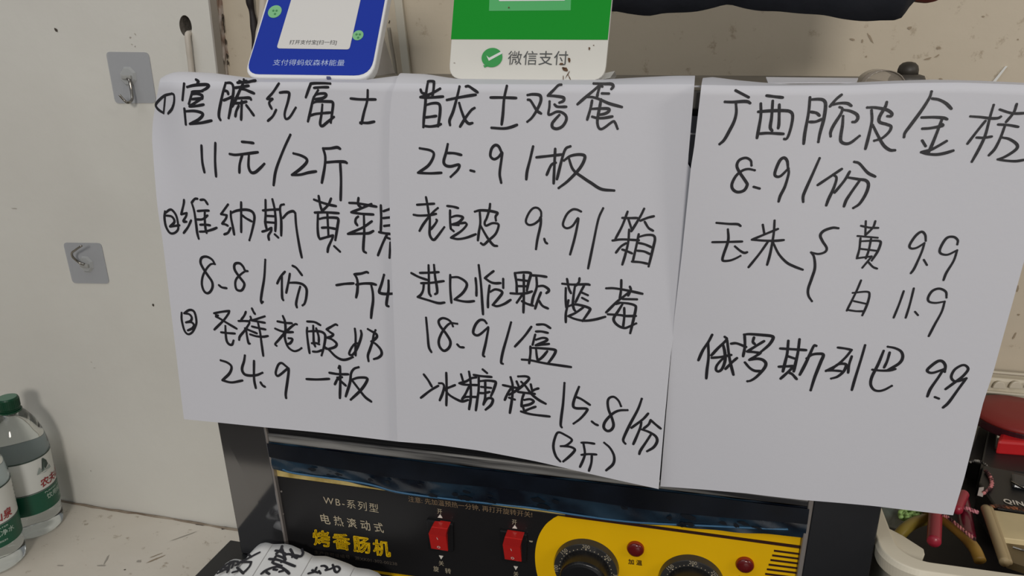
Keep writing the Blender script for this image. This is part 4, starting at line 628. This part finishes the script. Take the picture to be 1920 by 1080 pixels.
# ------------------------------------------------------------------ things on the machine top by the right sheet
def atop(px,y): p=atY(px,150,y); return Vector((p.x,y,ZT))
t=thing('tape_loop','curl of clear tape on the machine top above the right sheet','tape',atop(1640,.60))
cc=atop(1642,.60); P=[]
for k in range(15):
    a=math.pi*(.02+.96*k/14); P.append((cc.x-.0125*math.cos(a)*1.05,cc.z+.0110*math.sin(a)+.0003))
v=[];f=[]
for (x,z) in P: v+=[(x,.570,z),(x,.600,z)]
for k in range(14): f.append((2*k,2*k+1,2*k+3,2*k+2))
vf=[Vector((x,.5715,z)) for x,z in P]
mk('tape_face',*prism(vf,(0,.0004,0)),mat('tape_haze',(150,140,126),.3,alpha=.45),t)
mk('tape_band',v,f,mat('tape_film',(150,140,128),.2,coat=.6,alpha=.8),t,smooth=True,solid=.0006)
t=thing('control_knob','black domed knob on the machine top beyond the right sheet','knob',atop(1703,.64))
kc=atop(1700,.62)+Vector((.0,0,.0022)); 
def lathe(c,prof,seg=28,axis='z'):
    v=[];f=[]
    for r_,h in prof:
        for k in range(seg): q=2*math.pi*k/seg; v.append(Vector((c.x+r_*math.cos(q),c.y+r_*math.sin(q),c.z+h)))
    n=len(prof)
    for j in range(n-1):
        for k in range(seg): f.append((j*seg+k,j*seg+(k+1)%seg,(j+1)*seg+(k+1)%seg,(j+1)*seg+k))
    f.append(tuple(range(seg))); f.append(tuple(range((n-1)*seg,n*seg))); return v,f
mk('flange',*lathe(kc,[(.0122,0),(.0122,.002),(.0112,.0042),(.0080,.0052)]),mat('knob_grey',(74,70,64),.5),t,smooth=True)
mk('dome',*lathe(kc,[(.0070,.0050),(.0070,.0085),(.0062,.0112),(.0042,.0132),(.0015,.0140)]),mat('knob_black',(62,58,52),.5),t,smooth=True)
o=mk('paper_scrap',*prism([Vector((p.x,p.y,max(p.z,ZT+.0003))) for p in [atY(1436,146,.575),atY(1609,148,.575),atY(1606,156,.532),atY(1440,157,.532)]],(0,0,.0006)),PAPER)
tagit(o,'narrow white paper scrap lying on the machine top behind the right sheet','paper')
o=mk('hinge_plate',*box(atop(1388,.56).x,atop(1430,.56).x,.535,.580,ZT+.0003,ZT+.0025),mat('hinge_dark',(58,58,58),.6,var=.4,vscale=80),bevel=.0006)
tagit(o,'small dark hinge plate on the machine top between two paper edges','hinge')
a=atY(1858,157,YR-.002); bq=atY(1885,124,YR-.002)
o=mk('tape_strip',*prism([a,a+Vector((.0030,0,0)),bq+Vector((.0020,0,0)),bq],(0,.0012,0)),mat('tape_highlight',(236,236,232),.1,coat=1))  # near-white colour paints the light streak on clear tape
tagit(o,'thin tape strip, its highlight coloured white, on the wall above the right sheet','tape')
# ------------------------------------------------------------------ dark cloth hanging at the top
low_=[(1040,30),(1095,24),(1150,21),(1175,25),(1215,29.5),(1245,24.5),(1300,22),(1335,15),(1365,8),(1395,15),(1425,20),(1460,21),(1500,25),(1545,28),(1580,35),(1620,39.5),(1655,38),(1680,37.5),(1693,31),(1701,19),(1713,5),(1730,-12),(1745,-30),(1790,-85),(1830,-140),(1870,-200)]
yc=.575; lo_=rs(cr([atY(px,py,yc) for px,py in low_],5),80); v=[];f=[];M_=16
for i,p in enumerate(lo_):
    x_=p.x
    for j in range(M_):
        u=j/(M_-1); z=p.z+(.20-p.z)*u
        bulge=.028*math.sin(min(1,u*3.2)*math.pi/2)*math.sin(math.pi*min(1,max(0,i/79))**.9)
        v.append((x_,yc-bulge-.004*math.sin(i*.45+3*u)*u-.0010*math.sin(i*.8-u*9),z))
n1=len(v)
for i,p in enumerate(lo_):
    for j in range(M_):
        u=j/(M_-1); z=p.z+(.20-p.z)*u; v.append((p.x,yc+.004+.03*math.sin(min(1,u*3)*math.pi/2),z))
for base_ in (0,n1):
    for i in range(79):
        for j in range(M_-1):
            a=base_+i*M_+j; f.append((a,a+M_,a+M_+1,a+1))
for i in range(79):
    f.append((i*M_,(i+1)*M_,n1+(i+1)*M_,n1+i*M_)); f.append((i*M_+M_-1,(i+1)*M_+M_-1,n1+(i+1)*M_+M_-1,n1+i*M_+M_-1))
for j in range(M_-1):
    f.append((j,j+1,n1+j+1,n1+j)); a=79*M_+j; f.append((a,a+1,n1+a+1,n1+a))
cl=mk('hanging_cloth',v,f,CLOTH,None,smooth=True)
tagit(cl,'dark navy cloth hanging in the upper right, above the machine','cloth')
br=rs(cr([atY(px,py,.615) for px,py in ((1690,-8),(1712,0),(1738,4),(1752,3),(1766,-4),(1775,-14))],5),20)
v=[];f=[]
for p in br: v+=[p,p+Vector((0,.012,0)),p+Vector((0,.012,.10)),p+Vector((0,0,.10))]
for i in range(19):
    for k in range(4): f.append((4*i+k,4*i+(k+1)%4,4*i+4+(k+1)%4,4*i+4+k))
f+=[(0,1,2,3),(76,77,78,79)]
tagit(mk('brown_cloth',v,f,BROWN,None,smooth=True),'reddish brown cloth edge peeping out behind the navy cloth','cloth')
# ------------------------------------------------------------------ low black table carrying machine and crate
tb=thing('low_table','black low table on the counter, under the machine','table',(0,.5,ZC))
XT=atZ(432,1012,TT).x; YT=atZ(432,1012,TT).y
poly=[(XT-.006,.20,TT),(.62,.20,TT),(.62,.86,TT),(XL+.02,.86,TT),(XL+.02,YT,TT),(XT,YT,TT)]
mk('tabletop',*prism(poly,(0,0,-.018)),mat('black_laminate',(34,34,35),.35,var=.2,vscale=5),tb,bevel=.001)
for x_,y_ in ((XL+.05,.25),(.57,.25),(XL+.05,.80),(.57,.80)):
    mk('leg',*box(x_-.014,x_+.014,y_-.014,y_+.014,ZC,TT-.018),mat('leg_black',(30,30,30),.5),tb,bevel=.001)
# fan-folded paper strips with scribbles
P4=Plane((0,.514,-.424),X,(0,.074,.0225))
def strip(name,outl,creases,lab,lift=0):
    """thin fan-folded sheet lying over plane P4; outl is its machine-side edge, creases run towards the viewer"""
    n=72; top_=rs([P4.px(p,lift) for p in outl],n); v=[];f=[];m=12
    cr_=[0]+[P4.px(c,lift).x for c in creases]+[9]
    for i,p in enumerate(top_):
        for j in range(m):
            u=j/(m-1); q=p-P4.v*(.095*u)-P4.u*(.004*u)
            x=p.x; a=max([c for c in [top_[0].x]+[P4.px(c,lift).x for c in creases] if c<=x+1e-6]+[top_[0].x]); b_=min([c for c in [P4.px(c,lift).x for c in creases]+[top_[-1].x] if c>x+1e-6]+[top_[-1].x+1e-4])
            t_=min(1,max(0,(x-a)/max(1e-4,b_-a)))
            q=q+P4.n*(.0011*math.sin(math.pi*t_)); q.z=max(q.z,TT+.0008+lift); v.append(q)
    for i in range(n-1):
        for j in range(m-1): a=i*m+j; f.append((a,a+m,a+m+1,a+1))
    o=mk(name,v,f,mat('label_paper',(216,216,214),.6),None,smooth=True,solid=.0003); o['_o']=tuple(-OFF)
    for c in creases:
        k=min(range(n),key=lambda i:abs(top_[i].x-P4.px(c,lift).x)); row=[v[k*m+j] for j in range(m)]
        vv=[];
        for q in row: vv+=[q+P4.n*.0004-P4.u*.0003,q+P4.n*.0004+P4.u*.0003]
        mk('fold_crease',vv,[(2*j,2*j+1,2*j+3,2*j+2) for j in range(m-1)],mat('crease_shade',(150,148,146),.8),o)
    tagit(o,lab,'paper','scribbled paper strips before the machine'); return o
s1_=strip('paper_strip',[(455,1056),(461,1048),(470,1037),(480,1027),(488,1021),(500,1018.5),(512,1020.5),(536,1021),(548,1024),(568,1033),(580,1038),(588,1042.5),(612,1044),(634,1051),(656,1058.5),(667,1064),(693,1069),(709,1075),(716,1082),(730,1100)],[(512,1020.5),(588,1042.5),(667,1064)],'larger fan-folded white paper strip with scribbles leaning on the machine foot',.0016)
s2_=strip('paper_strip',[(388,1100),(402,1080),(409,1072),(416,1065.5),(424,1057),(432,1052.5),(438,1050),(443,1049.5),(450,1050.5),(458,1053),(470,1058)],[],'smaller white paper strip with scribbles, at the lower left of the machine foot',0)
for k,c_,spec in INK:
    if k!=4: continue
    # points were measured as (x,y) on the plane of the strips
    def pos(x,y):
        u=(y-.514)/.074; return Vector((x,y,-.424+u*.0225))
    v,f=stroke_mesh(spec,pos,P4.n*1.0)
    sh=.0031 if c_!='a' else .0031
    # raise each stroke along the line of sight is not needed: it lies on the strip
    v=[q+P4.n*sh-Vector((q)).normalized()*0 for q in v]
    mk('scribble',v,f,INKM,s1_ if c_!='a' else s2_)
# ------------------------------------------------------------------ water bottles
def bottle(c,yaw,label):
    t=thing('water_bottle',label,'bottle',c,'bottled water on the counter'); r=.038; H=.215
    prof=[(.024,.0015),(.033,.0),(.037,.004),(r,.010),(r,.018),(.0368,.021),(r,.024),(r,.037),(.0377,.039),(.0377,.126),(.0385,.131),(.038,.138),(.0345,.156),(.028,.174),(.0205,.187),(.0145,.194),(.0118,.197),(.0118,.199)]
    mk('bottle_body',*lathe(c,prof,48),WATER,t,smooth=True)
    nr=lathe(c,[(.0155,.1935),(.0155,.1958),(.0128,.1959)],32); mk('neck_ring',*nr,CAPG,t,smooth=False)
    cp=mk('cap',*lathe(c,[(.0138,.1985),(.0140,.200),(.0140,.213),(.0130,.215)],36),CAPG,t,bevel=.0003)
    mk('cap_top',*lathe(c,[(.0122,.2151),(.0119,.2154)],30),CAPT,cp)
    rb=[]
    for k in range(36):
        q=2*math.pi*k/36; e=Vector((math.cos(q),math.sin(q),0)); tt=Vector((-e.y,e.x,0)); a=c+e*.0139
        rb.append(prism([a-tt*.0005+Z*.2005,a+tt*.0005+Z*.2005,a+tt*.0005+Z*.2115,a-tt*.0005+Z*.2115],e*.0005))
    mk('cap_ribs',*join(*rb),CAPG,cp)
    def band(n_,z0,z1,rr,m_,par):
        v,f=[],[]; sg=64
        for k in range(sg):
            q=2*math.pi*k/sg
            for z in (z0,z1): v.append(Vector((c.x+rr*math.cos(q),c.y+rr*math.sin(q),c.z+z)))
        for k in range(sg): f.append((2*k,2*((k+1)%sg),2*((k+1)%sg)+1,2*k+1))
        return mk(n_,v,f,m_,par,smooth=True)
    lb=band('label_band',.040,.126,r+.0006,LABW,t)
    band('label_green_band',.040,.0725,r+.0009,LABG,lb); band('label_line',.0729,.0741,r+.0009,LABD,lb); band('label_line',.1240,.1262,r+.0009,LABD,lb)
    def curved(s,a0,z0,h,wd,m_,bold=0,rr=r+.0012,slant=0):
        v,f,W,Hh=textmesh(s,bold,slant); out=[]
        for q in v:
            a=yaw+a0+(q.x/W*wd)/rr; out.append(Vector((c.x+rr*math.cos(a),c.y+rr*math.sin(a),c.z+z0+q.y/Hh*h)))
        mk('label_print',out,f,m_,lb)
    curved('农夫山泉',0,.0775,.0140,.058,LABR,.02,slant=.1); curved('饮用纯净水',.14,.0560,.0085,.050,LABP); curved('PURIFIED WATER',.10,.0670,.0024,.044,LABP)
    curved('饮用纯净水',.75,.047,.003,.014,LABP)
    for k in range(6): curved('净含量保质期配料',1.9,.080+.006*k,.0026,.024,LABD)
    curved('净含量',1.9,.050,.003,.012,LABP)
    # mountain emblem
    def patch(pts,m_,rr):
        out=[Vector((c.x+rr*math.cos(yaw+.15+x*1.3/rr),c.y+rr*math.sin(yaw+.15+x*1.3/rr),c.z+.098+(z-.083)*1.15)) for x,z in pts]; mk('label_print',out,[tuple(range(len(pts)))],m_,lb)
    patch([(0,.086),(.003,.103),(.0045,.1035),(.0085,.098),(.010,.092),(.006,.0885)],LABD,r+.0012)
    patch([(-.006,.085),(-.002,.094),(.0005,.088),(.003,.0925),(.006,.086),(.012,.090),(.0135,.085),(.004,.0835)],mat('label_grey_print',(150,160,156),.5),r+.0014)
    patch([(.0008,.087),(.004,.098),(.0052,.098),(.003,.088)],mat('label_mid_print',(88,104,98),.5),r+.0015)
    mk('cap_seal',*lathe(c,[(.0130,.1965),(.0140,.1966),(.0140,.1980),(.0130,.1981)],30),CAPG,t)
    return t
bottle(Vector((-.935,.785,ZC)),-.27,'water bottle with green cap, farther one, close to the wall')
bottle(Vector((-.922,.703,ZC)),-1.25,'water bottle nearer the viewer at the lower left edge')
# ------------------------------------------------------------------ cream plastic crate
ZR=-.340
cx0=XR+.0006; cy0=atZ(1740,1074,ZR).y; cx1=cx0+.34; cy1=atZ(1890,692,ZR).y+.004
CY1=min(cy1,.862)
crate=thing('plastic_crate','cream plastic crate full of small goods beside the machine','crate',((cx0+cx1)/2,(cy0+CY1)/2,TT))
def rrect(ins,z,r,n=18):
    x0,x1,y0,y1=cx0+ins,cx1-ins,cy0+ins,CY1-ins; out=[]
    for (cx_,cy_,a0) in ((x1-r,y1-r,0),(x0+r,y1-r,90),(x0+r,y0+r,180),(x1-r,y0+r,270)):
        for k in range(n+1): a=math.radians(a0+90*k/n); out.append(Vector((cx_+r*math.cos(a),cy_+r*math.sin(a),z)))
    return out
loops=[rrect(.016,TT+.002,.020),rrect(.010,ZR-.030,.022),rrect(.009,ZR-.018,.022),rrect(.001,ZR-.014,.026),rrect(0,ZR-.004,.026),rrect(.0015,ZR,.025),rrect(.0125,ZR,.020),rrect(.014,ZR-.003,.019),rrect(.015,ZR-.03,.018),rrect(.021,TT+.006,.016)]
v=[p for l in loops for p in l]; n=len(loops[0]); f=[]
for j in range(len(loops)-1):
    for k in range(n): f.append((j*n+k,j*n+(k+1)%n,(j+1)*n+(k+1)%n,(j+1)*n+k))
f.append(tuple(range(n))); f.append(tuple(range((len(loops)-1)*n,len(loops)*n)))
mk('crate_body',v,f,CRATE,crate,smooth=False,bevel=.0008)
yb=CY1-.0165
for k in range(9):                           # scalloped bumps along the inside of the back wall
    p=atY(1841+30.7*k,727,yb); v=[];m_=14
    for a in range(m_+1): q=math.pi*a/m_; v.append(Vector((p.x+.0062*math.cos(q),yb,p.z+.0085*math.sin(q))))
    mk('scallop',*prism(v,(0,-.0030,0)),CRATE,crate,bevel=.0008)
for py in (699,737):
    p=atY(1890,py,yb); mk('inner_rib',*box(cx0+.03,cx1-.03,yb-.003,yb+.001,p.z-.0012,p.z+.0012),CRATE,crate,bevel=.0008)
mk('grip_slot',*prism([Vector((p.x,cy0+.0095,p.z)) for p in [atY(1738,1075,cy0+.0095),atY(1762,1079,cy0+.0095),atY(1790,1083,cy0+.0095),atY(1770,1090,cy0+.0095)]],(0,-.0008,0)),mat('slot_dark',(50,44,38),.8),crate)
zf=ZR-.004
o=mk('plastic_shard',*prism([atZ(px,py,zf) for px,py in ((1666,990),(1680,997),(1693,1004),(1732,1029),(1734,1038),(1729,1052),(1710,1050),(1690,1045),(1679,1038),(1670,1012))],(0,0,-.0022)),CRATE,bevel=.0006)
tagit(o,'cream plastic flap lying in the near left corner of the crate','flap')
# goods in the crate
zi=ZR-.028
floor_=mk('lining',*box(cx0+.024,cx1-.024,cy0+.024,CY1-.022,TT+.0065,TT+.0443),mat('dark_goods',(26,22,24),.6,var=.5,vscale=30),crate,bevel=.004)
floor_['label']='dark lining'
def on(px,py,z): return atZ(px,py,z)
def goods(name,vf,m,label,cat,**k):
    o=mk(name,*vf,m,None,**k); tagit(o,label,cat); return o
# red tin
c=on(1912,776,ZR-.012); 
t=thing('round_tin','flat round dark red tin at the back of the crate','tin',c)
mk('tin_body',*lathe(c+Vector((0,0,-.012)),[(.041,0),(.042,.001),(.042,.0085),(.041,.0095)],48),mat('tin_dark',(58,22,30),.3),t,smooth=False,bevel=.0005)
mk('tin_lid',*lathe(c+Vector((0,0,-.0028)),[(.0425,0),(.0425,.002),(.0405,.0045),(.02,.006),(.001,.0063)],48),RTIN,t,smooth=True)
# red block
a,b_,cc_,d_=[on(*p,ZR-.020) for p in ((1877,808),(1950,812),(1950,832),(1871,826))]
o=goods('red_block',prism([a,b_,cc_,d_],(0,0,-.016)),RBLK,'bright red plastic block just in front of the round tin','block',bevel=.003)
# black cartons
def carton(p4,z,h,label,m=BOARDB):
    o=goods('black_carton',prism([on(*p,z) for p in p4],(0,0,-h)),m,label,'box',bevel=.0015); return o
carton([(1855,800),(1872,800),(1868,840),(1960,846),(1960,890),(1838,878)],ZR-.034,.03,'black carton beneath the bright red block')
q=carton([(1845,872),(1960,895),(1960,970),(1868,952),(1836,905)],ZR-.022,.03,'black carton lettered in white at the right edge of the crate')
q['_o']=tuple(-OFF); PZ=Plane(on(1900,930,ZR-.022),X,Y)
text('printed_caption','QIN',PZ,(1884,944.5),(1922,951),.0085,PRINTW,q,d=.0006,bold=.03,space=1.1)
carton([(1835,800),(1858,800),(1840,870),(1812,860)],ZR-.040,.02,'black carton at the left of the round tin')
o=goods('silver_clasp',join(prism([on(*p,ZR-.018) for p in ((1896,885),(1960,900),(1960,920),(1898,908))],(0,0,-.004))),mat('grey_gloss',(46,48,52),.35,coat=.2),'glossy dark clasp lying on the lettered carton','clasp',bevel=.002)
o=goods('clasp_wire',tube(cr([on(1896,903,ZR-.017),on(1910,911,ZR-.017),on(1925,918,ZR-.017)],5),.0008,8),HOOKM,'thin bright wire along the glossy clasp','wire')
# cords
def cord(pts,z,r,m,label,closed=False):
    P=cr([on(px,py,z+dz) for px,py,dz in pts],8); v=[];f=[]; st=[]
    for ph in (0,math.pi):                   # two twisted strands
        Q=[]
        for i,p in enumerate(P):
            t_=(P[min(i+1,len(P)-1)]-P[max(i-1,0)]).normalized(); a=Vector((0,0,1)).cross(t_).normalized(); b2=t_.cross(a); s_=i*1.15+ph
            Q.append(p+(a*math.cos(s_)+b2*math.sin(s_))*r*.55)
        st.append(tube(Q,r*.62,6))
    return goods('braided_cord',join(*st),m,label,'cord',smooth=True)
cord([(1818,866,0),(1832,864,0),(1845,869,0),(1853,878,0)],ZR-.030,.0013,CORD2,'grey braided cord end at the left of the black cartons')
cord([(1848,882,0),(1856,893,0),(1860,905,0),(1856,915,0),(1848,921,0),(1842,926,0)],ZR-.020,.0016,CORD,'looped pink and black braided cord beside the lettered carton')
goods('cord_tag',prism([on(*p,ZR-.019) for p in ((1836,914),(1845,913),(1843,930),(1833,927))],(0,0,-.001)),mat('tag_white',(200,190,186),.5),'small pale tag at the end of the looped cord','tag')
cord([(1790,944,0),(1803,949,0),(1818,955,0),(1834,961,0)],ZR-.018,.0016,mat('pink_cord_pale',(226,150,160),.7,var=.4,vscale=160,col2=(110,40,54),thr=(.45,.55)),'pale pink braided cord lying across the crimson handles')
cord([(1768,965,0),(1780,972,0),(1797,986,0),(1812,999,0),(1829,1012,0)],ZR-.0085,.0013,CORD,'red and black braided cord running down beside the curved ochre handle')
cord([(1854,949,0),(1880,950,0),(1905,953,0),(1935,957,0)],ZR-.016,.0014,CORD3,'brown braided cord along the back edge of the wooden tray')
# crimson handles
def capsule(pts,z,r,m,name,label,cat='handle'):
    P=cr([on(px,py,z+dz) for px,py,dz in pts],10)
    return goods(name,tube(P,r,16,taper=lambda s_:max(.15,math.sqrt(max(0,1-max(0,(abs(2*s_-1)-.88)/.12)**2)))),m,label,cat,smooth=True)
capsule([(1756,930,0),(1754,965,0),(1752,1000,0),(1751,1018,0)],ZR-.012,.0050,MAROON,'crimson_handle','glossy crimson rod handle below the corner of the right sheet')
capsule([(1800,925,0),(1806,950,0),(1812,985,0),(1816,1012,0)],ZR-.026,.0056,mat('dark_crimson',(104,20,42),.3,coat=.3),'crimson_handle','dark crimson rod handle lying beneath the pale pink cord')
capsule([(1808,925,0),(1803,935,0),(1798,946,0),(1794,958,0)],ZR-.018,.0042,MAROON,'crimson_handle','short crimson rod handle at the corner tip of the right sheet')
# ochre curved handles
def band_(pts,z,r,m,name,label):
    P=cr([on(px,py,z+dz) for px,py,dz in pts],8); return goods(name,tube(P,r,14),m,label,'handle',smooth=True)
band_([(1735,965,-.006),(1765,972,-.002),(1790,990,0),(1812,1010,0),(1828,1030,0),(1838,1052,-.003)],ZR-.016,.0042,OLIVE,'curved_handle','ochre curved handle arching right of the crimson rod')
band_([(1683,1008,-.004),(1697,992,0),(1715,980,0),(1740,972,-.004)],ZR-.020,.0046,mat('olive_rubber',(134,116,48),.4),'curved_handle','olive curved handle rising from the crate corner flap')
# green beads
t=thing('bead_cluster','cluster of small pale green beads under the bottom edge of the right sheet','beads',on(1705,965,ZR-.022))
vs=[]
bpos=[(1688+random.random()*36,950+random.random()*22) for _ in range(70)]
for i,(px,py) in enumerate(bpos):
    py=min(py,974-(px-1688)*.22); c=on(px,py,ZR-.020+random.uniform(-.002,.002)); r_=.0022; 
    v=[c+Vector((r_*math.cos(a)*math.cos(b2),r_*math.sin(a)*math.cos(b2),r_*math.sin(b2))) for b2 in (-1.1,-.4,.4,1.1) for a in [k*math.pi/4 for k in range(8)]]
    f=[(j*8+k,j*8+(k+1)%8,(j+1)*8+(k+1)%8,(j+1)*8+k) for j in range(3) for k in range(8)]+[tuple(range(8)),tuple(range(24,32))]
    vs.append((v,f))
o=mk('beads',*join(*vs),LIME,t,smooth=True); o['kind']='stuff'
# clear blister
c=on(1677,968,ZR-.034)
goods('clear_blister',lathe(c,[(.019,0),(.019,.002),(.0165,.0024),(.0158,.009),(.010,.0125),(.002,.0135)],32),mat('blister',(120,132,126),.08,coat=1,alpha=.5),'clear plastic blister in the near left corner of the crate','packaging',smooth=True)
# wooden tray: board with rolled edges
t=thing('wooden_tray','pale wooden tray with rounded rim at the lower right of the crate','tray',on(1900,1000,ZR-.02))
zt=ZR-.016
mk('tray_base',*prism([on(*p,zt-.006) for p in ((1862,956),(1960,972),(1960,1075),(1890,1052))],(0,0,-.006)),mat('board_dark',(120,104,74),.6),t)
mk('tray_panel',*prism([on(*p,zt-.0015) for p in ((1863,956),(1960,970),(1960,1018),(1880,1008))],(0,0,-.005)),CORK,t,bevel=.0006)
for off,r_ in ((0,.0036),(8,.0024)):
    mk('tray_rim',*tube(cr([on(1848+off,953,zt),on(1856+off,975,zt),on(1866+off,1004,zt),on(1877+off,1035,zt),on(1884+off,1055,zt)],6),r_,12),mat('rim_wood',(176,156,118),.5),t,smooth=True)
mk('tray_catch',*tube([on(1899,1026,zt-.004),on(1915,1031,zt-.004),on(1940,1038,zt-.004)],.0010,8),HOOKM,t)
for o in bpy.data.objects:
    if '_o' in o: del o['_o']
